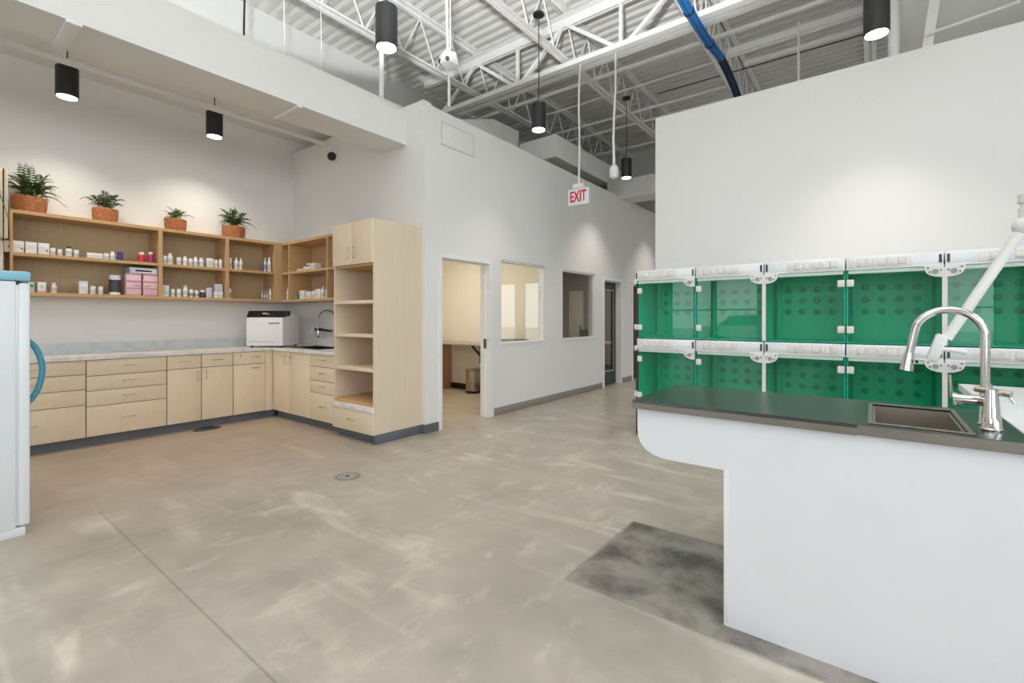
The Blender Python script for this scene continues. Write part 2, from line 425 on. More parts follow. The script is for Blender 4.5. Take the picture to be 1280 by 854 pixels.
# baseboards
def base(name, x0, y0, x1, y1, m='base'): return struct(MB().box(x0, y0, 0, x1, y1, .105, .003).build(name, m))
struct(MB().box(XD, YA-.032, 0, XD+.012, 3.905, .105).box(XD-.046, YA-.032, 0, XD, YA-.02, .105).build('baseboard_jamb', 'base'))
base('baseboard_corridor', XD, 4.95, XD+.012, 8.19, 'basewarm')
base('baseboard_corridor_end', XD, 9.11, XD+.012, 9.57, 'basewarm')
base('baseboard_exam', XL, 6.488, XD-.14, 6.5, 'brown')
base('baseboard_office', XL, 11.488, XD-.14, 11.5, 'brown')

# windows in the corridor wall
def corridor_window(i, h, gm):
    r = sroot('window_%d' % i, (XD, (h[0]+h[1])/2, h[2]))
    f = MB(); t = .028
    f.box(XD-.10, h[0], h[2], XD-.02, h[0]+t, h[3]).box(XD-.10, h[1]-t, h[2], XD-.02, h[1], h[3])
    f.box(XD-.10, h[0], h[2], XD+.012, h[1], h[2]+t).box(XD-.10, h[0], h[3]-t, XD-.02, h[1], h[3])
    f.build('window_frame', 'paint', r)
    MB().box(XD-.064, h[0]+t, h[2]+t, XD-.058, h[1]-t, h[3]-t).build('window_glass', gm, r, smooth=False)
corridor_window(1, W1, 'wglass'); corridor_window(2, W2, 'wglass')
def door_frame(root, h, w=.05):
    f = MB()
    for a, b in ((h[0]-w, h[0]), (h[1], h[1]+w)):
        f.box(XD-.15, a, 0, XD+.018, b, h[3]+w)
    f.box(XD-.15, h[0], h[3], XD+.018, h[1], h[3]+w)
    # stops
    f.box(XD-.10, h[1]-.014, 0, XD-.055, h[1], h[3]).box(XD-.10, h[0], 0, XD-.055, h[0]+.014, h[3]).box(XD-.10, h[0], h[3]-.014, XD-.055, h[1], h[3])
    f.build('door_frame', 'paint', root, smooth=False)
d1 = sroot('door_1', (XD, 4.4, 0)); door_frame(d1, D1)
MB().box(XD-.075, D1[1]-.020, .93, XD-.035, D1[1]-.013, 1.06).build('strike_plate', 'darkgrey', d1)
d2 = sroot('door_2', (XD, 8.6, 0)); door_frame(d2, D2)
lf = MB(); xa, xb = XD-.145, XD-.10
lf.box(xa, D2[0]+.005, .01, xb, D2[0]+.115, 2.07).box(xa, D2[1]-.12, .01, xb, D2[1]-.005, 2.07)
lf.box(xa, D2[0]+.115, .01, xb, D2[1]-.12, .27).box(xa, D2[0]+.115, 1.92, xb, D2[1]-.12, 2.07)
leaf = lf.build('door_leaf', 'teal', d2)
MB().box(xa+.015, D2[0]+.115, .27, xa+.021, D2[1]-.12, 1.92).build('door_glass', 'wglass', leaf, smooth=False)
gb = MB(); yb = D2[1]-.12
gb.box(xb-.002, yb-.022, .27, xb+.008, yb, 1.92).box(xb-.002, D2[0]+.115, .27, xb+.008, D2[0]+.137, 1.92).box(xb-.002, D2[0]+.137, 1.898, xb+.008, yb-.022, 1.92).box(xb-.002, D2[0]+.137, .27, xb+.008, yb-.022, .292)
gb.build('glazing_bead', 'taupe', leaf)
d3 = sroot('door_3', (XD, 10, 0)); door_frame(d3, D3)
lf = MB().box(XD-.135, D3[0]+.003, .01, XD-.09, D3[1]-.003, 2.06).build('door_leaf', 'brown', d3)
MB().cyl((XD-.09, D3[0]+.07, .98), (XD-.03, D3[0]+.07, .98), .02).build('door_knob', 'nickel', lf)
# lighter door leaf on the far wall of the dim office, seen through the second window
d4 = sroot('door_4', (-6.5, 11.48, 0))
MB().box(-6.76, 11.44, 0, -6.32, 11.5, 2.1, .004).build('door_leaf', 'paint', d4)
MB().box(-6.40, 11.40, .92, -6.37, 11.44, 1.12, .004).build('door_handle', 'darkgrey', d4)
# storefront glazing behind the camera; high rear and right openings added for light
for k, h in enumerate(rear_win):
    r = sroot('window_%d' % (k+3), ((h[0]+h[1])/2, Y0-.1, h[2])); f = MB(); t = .05
    f.box(h[0], Y0-.15, h[2], h[0]+t, Y0-.07, h[3]).box(h[1]-t, Y0-.15, h[2], h[1], Y0-.07, h[3])
    f.box(h[0], Y0-.15, h[2], h[1], Y0-.07, h[2]+t).box(h[0], Y0-.15, h[3]-t, h[1], Y0-.07, h[3]).box(h[0], Y0-.15, (h[2]+h[3])/2, h[1], Y0-.07, (h[2]+h[3])/2+.06)
    f.build('window_frame', 'darkgrey', r)
for k, h in enumerate(right_win):
    r = sroot('window_%d' % (k+8), (XR+.1, (h[0]+h[1])/2, h[2])); f = MB(); t = .05
    f.box(XR+.07, h[0], h[2], XR+.15, h[0]+t, h[3]).box(XR+.07, h[1]-t, h[2], XR+.15, h[1], h[3])
    f.box(XR+.07, h[0], h[2], XR+.15, h[1], h[2]+t).box(XR+.07, h[0], h[3]-t, XR+.15, h[1], h[3]).box(XR+.07, (h[0]+h[1])/2-.03, h[2], XR+.15, (h[0]+h[1])/2+.03, h[3])
    f.build('window_frame', 'darkgrey', r)
for k, h in enumerate(far_win):
    r = sroot('window_%d' % (k+16), ((h[0]+h[1])/2, Y1+.1, h[2])); f = MB(); t = .04
    f.box(h[0], Y1+.05, h[2], h[0]+t, Y1+.12, h[3]).box(h[1]-t, Y1+.05, h[2], h[1], Y1+.12, h[3]).box(h[0], Y1+.05, h[2], h[1], Y1+.12, h[2]+t).box(h[0], Y1+.05, h[3]-t, h[1], Y1+.12, h[3])
    f.build('window_frame', 'darkgrey', r)
struct(MB().box(-40, -60, -.25, 40, 60, -.13).build('ground', 'paleground', smooth=False))

# access panel and outlets on the corridor wall
t = thing('access_panel', (XD, 4.25, 3.45), 'flush white access panel high on wall above the open doorway', 'panel')
f = MB(); ya, yb2, za, zb = 3.97, 4.53, 3.44, 3.70
MB().box(XD, ya, za, XD+.006, yb2, zb, .002).build('panel_plate', 'wall', t)
f.box(XD, ya-.012, za-.012, XD+.004, ya-.004, zb+.012).box(XD, yb2+.004, za-.012, XD+.004, yb2+.012, zb+.012)
f.box(XD, ya-.012, zb+.004, XD+.004, yb2+.012, zb+.012).box(XD, ya-.012, za-.012, XD+.004, yb2+.012, za-.004)
f.build('panel_rim', 'label', t)
def outlet(x, y, z, nx, ny, label, group=None):
    t = thing('wall_outlet', (x, y, z), label, 'outlet')
    def bx(w, h, d, dz=0, q=0):
        m = MB()
        if nx: m.box(x, y-w/2, z+dz-h/2, x+nx*d, y+w/2, z+dz+h/2, .002)
        else: m.box(x-w/2, y, z+dz-h/2, x+w/2, y+ny*d, z+dz+h/2, .002)
        return m
    bx(.07, .115, .006).build('cover_plate', 'plastic', t)
    for dz in (-.025, .025): bx(.034, .03, .009, dz).build('socket', 'ivory', t)
outlet(XD, 6.09, .46, 1, 0, 'small white outlet low on wall below the pale interior window')
outlet(-5.45, 6.5, 1.21, 0, -1, 'white outlet on cream wall above the exam room table')
outlet(-6.62, YA, 1.17, 0, -1, 'white outlet on grey wall between the sterilizer and the curved faucet')

# ------------------------------------------------------------------ roof steel
def joist(x, label):
    t = thing('roof_joist', (x, (Y0+Y1)/2, DECK-.02), label, 'joist', 'open web roof joists')
    zt, zb = DECK-.045, 5.13
    tc = MB(); bc = MB(); wb = MB(); nd = MB()
    for s in (-1, 1):
        tc.box(x+s*.018, Y0, zt-.004, x+s*.078, Y1, zt+.04).box(x+s*.018, Y0, zt-.045, x+s*.024, Y1, zt)
        bc.box(x+s*.018, Y0+.2, zb-.006, x+s*.072, Y1-.2, zb).box(x+s*.018, Y0+.2, zb, x+s*.024, Y1-.2, zb+.05)
    y = Y0+.3; k = 0
    while y+.6 < Y1:
        wb.tube([(x, y, zb+.02), (x, y+.32, zt-.02)], .013, 8); wb.tube([(x, y+.32, zt-.02), (x, y+.64, zb+.02)], .013, 8)
        y += .64
    tc.build('top_chord', 'paint', t); bc.build('bottom_chord', 'paint', t); wb.build('web_rods', 'paint', t)
for x, lab in ((-5.33, 'white open web roof joist nearest the alcove wall'), (-3.58, 'white open web joist above the row of black pendants'),
               (-1.80, 'white open web joist carrying the blue cable bundle'), (-.02, 'white open web joist above the kennel bank'), (1.76, 'white open web joist beyond the tall white post')):
    joist(x, lab)
def girder(y, label, x0=-6.6, x1=XR, zb=4.96, zt=5.66):
    t = thing('joist_girder', ((x0+x1)/2, y, zb), label, 'girder')
    tc = MB(); bc = MB(); wb = MB()
    for s in (-1, 1):
        tc.box(x0, y+s*.02, zt+.06, x1, y+s*.13, zt+.072).box(x0, y+s*.02, zt-.06, x1, y+s*.034, zt+.07)
        bc.box(x0, y+s*.02, zb-.01, x1, y+s*.13, zb+.004).box(x0, y+s*.02, zb, x1, y+s*.034, zb+.12)
    k = 0; x = -5.33
    for xa in (-5.33, -3.58, -1.80, -.02, 1.76):
        for dx in (-.86, .86):
            if x0 < xa+dx < x1: wb.bar((xa, y, zt), (xa+dx, y, zb+.04), .05, .05)
        if x0 < xa+.88 < x1: wb.bar((xa+.88, y, zt), (xa+.88, y, zb+.04), .045, .045)
    tc.build('top_chord', 'paint', t); bc.build('bottom_chord', 'paint', t); wb.build('web_bars', 'paint', t)
girder(5.95, 'white steel girder the roof joists rest on, above the exit sign')

def pipe(name, pts, r, mat, label, cat, parts=None, n=10, smooth=0):
    o = MB().tube(pts, r, n, smooth).build(name, mat); return tag(o, label, cat)
pipe('sprinkler_pipe', [(-6.9, 6.72, 5.15), (.22, 6.74, 5.15)], .03, 'paint', 'white sprinkler main running beneath the joists just beyond the girder', 'pipe')
pipe('electrical_conduit', [(-6.9, 7.38, 5.15), (.22, 7.36, 5.15)], .014, 'paint', 'thin white conduit beneath the joists above the farthest hanging pendant', 'conduit')
pipe('black_cable', [(-2.9, 7.84, 5.16), (.22, 7.87, 5.15)], .008, 'black', 'thin black cable strung beneath the joists above the kennel wall', 'cable')
tag(MB().box(-1.7, 7.40, 5.2, .22, 7.48, 5.3).build('strut_channel', 'paint'), 'flat white strut channel above the kennel wall top', 'channel')
pipe('sprinkler_branch', [(-1.5, 7.62, 5.12), (.22, 7.62, 5.12)], .04, 'paint', 'thick round white branch pipe above the kennel wall top', 'pipe')
for z, y, lab in ((5.15, 8.25, 'thin white rail crossing the corridor above the large duct, first of three'), (5.15, 8.75, 'thin white rail crossing the corridor above the large duct, second of three'), (5.15, 9.9, 'thin white rail crossing the corridor above the large duct, farthest of three')):
    pipe('ceiling_rail', [(-5.33, y, z), (-1.9, y, z)], .022, 'paint', lab, 'rail')
pipe('alcove_pipe', [(-6.2, Y0, 3.83), (-6.2, YA+.1, 3.83)], .034, 'wall', 'white pipe running along the alcove ceiling behind the soffit', 'pipe')
# vertical and slanted posts over the kennel wall
pipe('white_post', [(.187, 6.6, 0), (.187, 6.6, DECK-.05)], .05, 'paint', 'upright white post rising behind the kennel wall beside a black pendant', 'post', n=14)
o = MB().bar((.425, 6.55, 3.9), (.56, 6.55, 5.0), .085, .06).build('slanted_brace', 'paint'); tag(o, 'slanted white brace over the kennel wall in front of the round duct', 'brace')
t = thing('round_duct', (.8, 7.0, 4.6), 'large round grey duct above the kennel wall at far right', 'duct')
MB().cyl((.26, 7.2, 4.95), (3.1, 6.9, 4.95), .52, 32).build('duct_pipe', 'duct', t)
MB().cyl((.26, 7.2, 4.95), (.33, 7.19, 4.95), .535, 32).build('duct_collar', 'duct', t)
pipe('duct_rail', [(.44, 6.5, 4.29), (1.12, 6.5, 4.36)], .018, 'paint', 'thin white rod below the round duct at far right', 'rod')
for x, lab in ((-.78, 'thin white hanger rod left of the black pendant over the kennel wall'),):
    pipe('hanger_rod', [(x, 7.3, 4.3), (x, 7.3, 5.3)], .014, 'paint', lab, 'rod')

# ducts above the corridor wall
def boxduct(name, x0, y0, z0, x1, y1, z1, label, flange=None):
    t = thing(name, ((x0+x1)/2, (y0+y1)/2, z0), label, 'duct')
    MB().box(x0, y0, z0, x1, y1, z1, .01).build('duct_body', 'duct', t)
    f = MB()
    if flange == 'y':
        y = y0+.9
        while y < y1-.2: f.box(x0-.012, y, z0-.012, x1+.012, y+.025, z1+.012); y += 1.2
    else:
        x = x0+.9
        while x < x1-.2: f.box(x, y0-.012, z0-.012, x+.025, y1+.012, z1+.012); x += 1.2
    f.build('duct_flange', 'duct', t)
boxduct('rectangular_duct', -5.2, 7.0, 4.18, -4.40, 11.0, 4.58, 'long rectangular white duct running above the corridor wall', 'y')
boxduct('cross_duct', -4.4, 9.0, 3.79, -1.0, 9.5, 4.18, 'white duct crossing the corridor behind the exit sign', 'x')
t = thing('offset_duct', (-5.4, 5.6, 4.0), 'pale sloping duct section just above the access panel', 'duct')
MB().prism([(5.3, 4.0), (6.98, 4.2), (6.98, 4.81), (6.25, 4.79), (5.51, 4.54), (5.3, 4.47)], 'x', -5.8, -5.2).build('duct_body', 'duct', t)
MB().box(-5.81, 5.9, 4.09, -5.19, 5.93, 4.60).build('duct_seam', 'duct', t)

# ------------------------------------------------------------------ pendant lamps
def pendant(x, y, zc, label, ztop=5.13, canopy=True, h=.32, r=.09, e=26, bl=.8, sz=98):
    t = thing('pendant_lamp', (x, y, zc-h/2), label, 'lamp', 'black cylinder pendants')
    z0, z1 = zc-h/2, zc+h/2
    MB().lathe([(r-.008, .012), (r-.004, 0), (r, .004), (r, h-.004), (r-.006, h), (.02, h), (.015, h+.03), (.006, h+.035)], (x, y, z0), 28).build('lamp_body', 'black', t)
    MB().lathe([(r-.012, -.0), (r-.012, .008)], (x, y, z0-.002), 28).build('lamp_lens', 'lens', t)
    MB().tube([(x, y, z1+.02), (x+.006, y, (z1*2+ztop)/3), (x, y, ztop)], .006, 6).build('cord', 'black', t)
    if canopy: MB().lathe([(.06, 0), (.07, .004), (.07, .028), (.03, .034)], (x, y, ztop-.03), 24).build('canopy', 'black', t)
    l = bpy.data.lights.new('pendant_light', 'SPOT'); l.energy = e; l.color = (1, .90, .76); l.spot_size = math.radians(sz); l.spot_blend = bl; l.shadow_soft_size = .05
    lo = bpy.data.objects.new('pendant_light', l); C.objects.link(lo); lo.location = (x, y, z0-.03)
    lo.parent = t; lo.location = Vector((x, y, z0-.03))-t.location
PL = [(-6.42, 1.02, 3.71, 'black pendant lamp lighting the ferns nearest the fridge', 4.08, .30), (-6.47, 2.37, 3.74, 'black pendant lamp above the fern over the narrow cabinet', 4.08, .30),
      (-3.19, 2.45, 3.745, 'largest black pendant lamp, hanging over the open floor', 5.13, .335), (-3.29, 4.83, 3.84, 'black pendant lamp with long cord in front of the corridor wall', 5.13, .32),
      (-3.41, 7.73, 3.96, 'farthest black pendant lamp, behind the white cable drop', 5.2, .33), (.03, 4.94, 3.88, 'black pendant lamp beside the white post over the kennels', 5.13, .36),
      (-3.38, 10.4, 3.96, 'black pendant lamp at the far end of the corridor', 5.13, .33)]
for i, (x, y, z, lab, zt, h) in enumerate(PL): pendant(x, y, z, lab, zt, canopy=i > 1, h=h, e=(50, 50, 14, 36, 80, 58, 80)[i], bl=.85 if i < 2 else .9, sz=128 if i < 2 else 98)

# exit sign hung from the girder
ex, ey, ez = -3.30, 5.86, 3.06
t = thing('exit_sign', (ex, ey, ez-.12), 'white hanging exit sign with red letters', 'sign')
MB().box(ex-.165, ey-.025, ez-.115, ex+.165, ey+.025, ez+.115, .008).build('sign_body', 'plastic', t)
MB().box(ex-.085, ey-.04, ez+.115, ex+.085, ey+.04, ez+.185, .012).build('canopy_box', 'plastic', t)
MB().tube([(ex, ey, ez+.18), (ex+.012, ey, ez+.8), (ex-.006, ey, ez+1.4), (ex, ey+.04, 4.96)], .014, 8, 1).build('stem', 'plastic', t)
cu = bpy.data.curves.new('exit_letters', 'FONT'); cu.body = 'EXIT'; cu.size = .215; cu.extrude = .003; cu.align_x = 'CENTER'; cu.align_y = 'CENTER'; cu.offset = .004
cu.materials.append(M['red'])
tmp = bpy.data.objects.new('tmp', cu); me = bpy.data.meshes.new_from_object(tmp); bpy.data.objects.remove(tmp)
if not me.materials: me.materials.append(M['red'])
o = bpy.data.objects.new('exit_letters', me); C.objects.link(o); o.parent = t; o.rotation_euler = (PI/2, 0, 0); o.location = (0, -.028, .12); o.scale = (.60, 1.0, 1)

# white cable drop with receptacle
cx, cy = -2.77, 5.88
t = thing('cable_drop', (cx, cy, 3.2), 'white cable drop ending in a white receptacle beside the exit sign', 'cable drop')
MB().tube([(cx, cy+.05, 4.96), (cx+.02, cy, 4.4), (cx-.012, cy, 3.9), (cx, cy, 3.4)], [.012, .02], 8, 1).build('cord', 'plastic', t)
MB().lathe([(.03, 0), (.055, .02), (.06, .06), (.06, .13), (.05, .165), (.025, .18)], (cx, cy, 3.23), 18).build('receptacle', 'plastic', t)

# white faceted sensor ball
bx_, by_, bz_ = -3.52, 3.5, 4.04
t = thing('ceiling_sensor', (bx_, by_, bz_), 'white faceted ball sensor hanging among the roof joists', 'sensor')
bm = bmesh.new(); bmesh.ops.create_icosphere(bm, subdivisions=1, radius=.115); bm.verts.index_update()
mb = MB(); mb._add([(v.co.x+bx_, v.co.y+by_, v.co.z+bz_) for v in bm.verts], [[v.index for v in f.verts] for f in bm.faces]); bm.free()
mb.build('sensor_body', 'plastic', t, smooth=False)
for dx, dy, nml in ((-.045, -.09, 0), (.06, -.08, 0)):
    d = Vector((dx, dy, -.03)).normalized(); MB().cyl(Vector((bx_, by_, bz_))+d*.095, Vector((bx_, by_, bz_))+d*.112, .022, 12).build('sensor_grille', 'darkgrey', t)
MB().tube([(bx_-.02, by_, bz_+.1), (bx_-.02, by_, DECK-.02)], .006, 6).tube([(bx_+.02, by_, bz_+.1), (bx_+.02, by_, DECK-.02)], .006, 6).build('suspension_wires', 'plastic', t)
pipe('white_conduit_drop', [(-3.87, 3.85, 3.78), (-3.87, 3.85, 4.1), (-3.9, 3.8, 5.7)], .016, 'paint', 'thin white conduit dropping onto the wall corner below the faceted sensor', 'conduit')
pipe('white_riser_pipe', [(-5.05, 3.8, 3.9), (-5.05, 3.8, 5.0), (-5.05, 3.8, DECK)], .032, 'paint', 'upright white pipe beside the largest black pendant', 'pipe')
pipe('hanging_cable', [(-5.15, 2.18, 3.83), (-5.15, 2.16, 4.3), (-5.16, 2.18, 5.13), (-5.3, 2.2, 5.2)], .010, 'black', 'black cord hanging down behind the white soffit', 'cord')
for k, (x, y, lab) in enumerate(((-5.4, 2.7, 'thin white wire hanging behind the soffit, nearest the black cord'), (-5.3, 3.1, 'thin white wire hanging behind the soffit near the riser pipe'))):
    pipe('hanger_wire', [(x, y, 3.85), (x+.02, y, 4.4), (x, y, 5.13)], .005, 'paint', lab, 'wire')
# blue cable bundle looping down to the kennel wall
t = thing('cable_bundle', (-1.72, 7.0, 4.5), 'bundle of bright blue data cables sagging below the joists', 'cables')
pth = [(-1.66, 4.3, 4.93), (-1.67, 5.4, 4.87), (-1.66, 6.2, 4.86), (-1.62, 6.75, 4.86)]
for k in range(6):
    a = k*2*PI/6; MB().tube([(p[0]+.036*math.cos(a), p[1], p[2]+.036*math.sin(a)) for p in pth], .021, 7, 2).build('blue_cable', 'cableblue', t)
pth = [(-1.625, 6.7, 4.865), (-1.60, 7.0, 4.80), (-1.575, 7.5, 4.64), (-1.56, 8.1, 4.35)]
for k in range(5):
    a = k*2*PI/5; MB().tube([(p[0]+.034*math.cos(a), p[1], p[2]+.034*math.sin(a)) for p in pth], .019, 7, 2).build('dark_cable', 'cabledark', t)
for yy, xx, zz in ((5.5, -1.668, 4.869), (6.3, -1.652, 4.861)): MB().cyl((xx, yy, zz), (xx, yy+.025, zz), .062, 14).build('cable_tie', 'cabledark', t)
# black round sensor on the alcove end wall
t = thing('wall_sensor', (-5.98, YA, 3.58), 'black round camera high on the alcove end wall', 'camera')
MB().cyl((-5.98, YA, 3.59), (-5.98, YA-.02, 3.59), .075, 24).build('mount_plate', 'wall', t)
MB().sphere((-5.98, YA-.06, 3.60), .062, 18, 10, (1.05, .9, .95)).build('camera_dome', 'black', t)

# ------------------------------------------------------------------ cabinets
def pull_h(par, axis, c, z, face, L=.1, off=.03, sag=.0):
    """thin bar handle; axis 'y' lies along y on a +x face, 'x' lies along x on a -y face, 'zx'/'zy' stand upright"""
    m = MB(); r = .0036
    if axis == 'y': pts = [(face, c-L/2, z), (face+off, c-L/2, z), (face+off, c+L/2, z), (face, c+L/2, z)]
    elif axis == 'x': pts = [(c-L/2, face, z), (c-L/2, face-off, z), (c+L/2, face-off, z), (c+L/2, face, z)]
    elif axis == 'zx': pts = [(face, c, z-L/2), (face+off, c, z-L/2), (face+off, c, z+L/2), (face, c, z+L/2)]
    else: pts = [(c, face, z-L/2), (c, face-off, z-L/2), (c, face-off, z+L/2), (c, face, z+L/2)]
    for a, b in zip(pts, pts[1:]): m.cyl(a, b, r, 8)
    for p in pts[1:3]: m.sphere(p, r, 8, 6)
    return m.build('handle', 'nickel', par)
FX = -6.455                                             # front plane of the left run
def left_cab(y0, y1, spec, label, handle_side=None, lock=False):
    t = thing('base_cabinet', (FX-.3, (y0+y1)/2, 0), label, 'cabinet', 'maple base cabinets along the left wall')
    g = .004
    MB().box(XL+.01, y0+.001, .1, FX-.022, y1-.001, .905).build('carcass', 'wood', t)
    MB().box(FX-.025, y0, .1, FX-.021, y1, .903).build('shadow_gap', 'gapdark', t)
    MB().box(XL+.02, y0, 0, FX-.065, y1, .1).build('toe_kick', 'base', t)
    for kind, z0, z1, hz in spec:
        p = MB().box(FX-.02, y0+g, z0+g*.7, FX, y1-g, z1-g*.7, .0015).build('drawer_front' if kind == 'd' else 'door', 'wood', t)
        if kind == 'd' or kind == 'dh': pull_h(p, 'y', (y0+y1)/2+(.07 if lock else 0), hz, FX)
        elif kind == 'r': pull_h(p, 'zx', y1-.045, hz, FX)
        elif kind == 'l': pull_h(p, 'zx', y0+.045, hz, FX)
    if lock: MB().cyl((FX, y0+.09, .86), (FX+.006, y0+.09, .86), .011, 14).build('lock', 'nickel', t)
dr = lambda *z: [('d', b, a, (a+b)/2+.012) for a, b in zip(z, z[1:])]
left_cab(.34, 1.17, dr(.903, .757, .601, .44, .102), 'maple four drawer base cabinet behind the blue fridge handle')
left_cab(1.17, 1.871, dr(.903, .736, .58, .417, .102), 'maple four drawer base cabinet, widest one fully in view')
left_cab(1.871, 2.224, [('d', .741, .903, .83), ('r', .102, .741, .65)], 'narrow maple base cabinet beside the drawers, upright handle on its right')
left_cab(2.224, 2.579, [('d', .741, .903, .83), ('l', .102, .741, .65)], 'narrow maple base cabinet with an upright handle on its left')
left_cab(2.579, 2.981, [('d', .741, .903, .84), ('dh', .102, .741, .69)], 'maple base cabinet with a small lock, under the sterilizer', lock=True)
tag(MB().mat('wood').box(FX-.05, 2.981, .1, FX-.002, 3.075, .903).mat('base').box(FX-.075, 2.981, 0, FX-.065, 3.14, .1).build('corner_filler'), 'maple corner filler strip between the two base cabinet runs', 'filler')
SY = 3.075
def sink_cab(x0, x1, spec, label, doors=None):
    t = thing('sink_base_cabinet' if doors else 'drawer_cabinet', ((x0+x1)/2, SY+.3, 0), label, 'cabinet')
    g = .003
    MB().box(x0+.001, SY+.022, .1, x1-.001, YA-.01, .72 if doors else .905).build('carcass', 'wood', t)
    MB().box(x0, SY+.021, .1, x1, SY+.025, .903).build('shadow_gap', 'gapdark', t)
    MB().box(x0, SY+.065, 0, x1, YA-.02, .1).build('toe_kick', 'base', t)
    if doors:
        for i, (a, b) in enumerate(zip(doors, doors[1:])):
            p = MB().box(a+g*.6, SY, .104, b-g*.6, SY+.02, .90, .0015).build('door', 'wood', t)
            pull_h(p, 'zy', (b-.07) if i == 0 else (a+.07), .80, SY)
    else:
        for kind, z0, z1, hz in spec:
            p = MB().box(x0+g, SY, z0+g, x1-g, SY+.02, z1-g, .0015).build('drawer_front', 'wood', t)
            pull_h(p, 'x', (x0+x1)/2, hz, SY)
sink_cab(-6.45, -5.503, None, 'two door maple sink base cabinet below the curved faucet', (-6.45, -6.01, -5.503))
sink_cab(-5.503, -4.905, dr(.903, .751, .58, .433, .102), 'maple four drawer cabinet between the sink doors and tall cabinet')

# counter: one L-shaped worktop with its backsplash and sink cut-out
ct = thing('worktop', (-6.8, 2.9, .907), 'white marbled L-shaped worktop along the cabinets', 'worktop')
SX0, SX1, SY0, SY1 = -6.24, -5.54, 3.20, 3.58
cm = MB(); z0, z1 = .907, .945
cm.box(XL+.002, .34, z0, -6.43, 3.05, z1).box(XL+.002, 3.05, z0, SX0, YA-.002, z1).box(SX1, 3.05, z0, -4.907, YA-.002, z1)
cm.box(SX0, 3.05, z0, SX1, SY0, z1).box(SX0, SY1, z0, SX1, YA-.002, z1)
cm.build('worktop_slab', 'marble', ct)
MB().box(XL+.002, .34, z1, XL+.02, YA-.02, 1.06).build('backsplash', 'splash', ct)
# recessed waste grommet by the tall cabinet
MB().lathe([(.11, 0), (.115, .003), (.10, .005)], (-5.18, 3.36, z1), 26).build('waste_ring', 'nickel', ct)
MB().lathe([(.095, 0), (.095, .004)], (-5.18, 3.36, z1+.0015), 26).build('waste_opening', 'black', ct)
t = thing('drop_in_sink', (-5.87, 3.39, .76), 'stainless drop-in sink in the marbled worktop', 'sink')
sm = MB(); e = .022
sm.box(SX0-e, SY0-e, z1, SX1+e, SY0+.012, z1+.006, .002).box(SX0-e, SY1-.012, z1, SX1+e, SY1+e, z1+.006, .002).box(SX0-e, SY0, z1, SX0+.012, SY1, z1+.006, .002).box(SX1-.012, SY0, z1, SX1+e, SY1, z1+.006, .002)
sm.build('sink_rim', 'steel', t)
b = MB(); w = .006
b.box(SX0+.002, SY0+.002, .76, SX1-.002, SY1-.002, .768).box(SX0+.002, SY0+.002, .76, SX0+.002+w, SY1-.002, z1).box(SX1-.002-w, SY0+.002, .76, SX1-.002, SY1-.002, z1)
b.box(SX0+.002, SY0+.002, .76, SX1-.002, SY0+.002+w, z1).box(SX0+.002, SY1-.002-w, .76, SX1-.002, SY1-.002, z1).build('sink_basin', 'steel', t)
MB().lathe([(.04, 0), (.045, .004), (.02, .006)], (-5.87, 3.39, .768), 20).build('drain', 'chrome', t)
# pull-down spring faucet
t = thing('spring_faucet', (-5.86, 3.645, z1), 'tall curved chrome faucet behind the worktop sink', 'faucet')
fx, fy = -5.86, 3.645
MB().lathe([(.03, 0), (.032, .01), (.024, .02), (.024, .14), (.018, .15)], (fx, fy, z1), 18).build('faucet_base', 'chrome', t)
arc = [(fx, fy, z1+.14), (fx, fy, 1.32)]+[(fx-.19+.19*math.cos(a), fy-.03*(a/PI), 1.32+.135*math.sin(a)) for a in [PI*k/12 for k in range(1, 13)]]+[(fx-.38, fy-.03, 1.22)]
MB().tube(arc, .011, 10).build('gooseneck', 'nickel', t)
MB().lathe([(.018, 0), (.024, .012), (.02, .08), (.016, .17), (.012, .18)], (fx-.38, fy-.03, 1.06), 16).build('spray_head', 'chrome', t)
MB().box(fx-.46, fy-.045, 1.16, fx-.30, fy-.01, 1.20, .006).bar((fx-.32, fy-.02, 1.18), (fx-.08, fy, 1.16), .03, .028).build('docking_arm', 'black', t)
MB().cyl((fx-.09, fy, 1.155), (fx+.01, fy, 1.155), .012, 10).build('arm_clamp', 'chrome', t)
MB().cyl((fx, fy, z1+.07), (fx+.075, fy-.01, z1+.10), .008, 10).build('lever', 'chrome', t)
tag(MB().box(-5.05, 3.60, z1, -4.96, 3.68, z1+.13, .01).build('soap_box', 'black'), 'small black dispenser beside the tall cabinet on the worktop', 'dispenser')

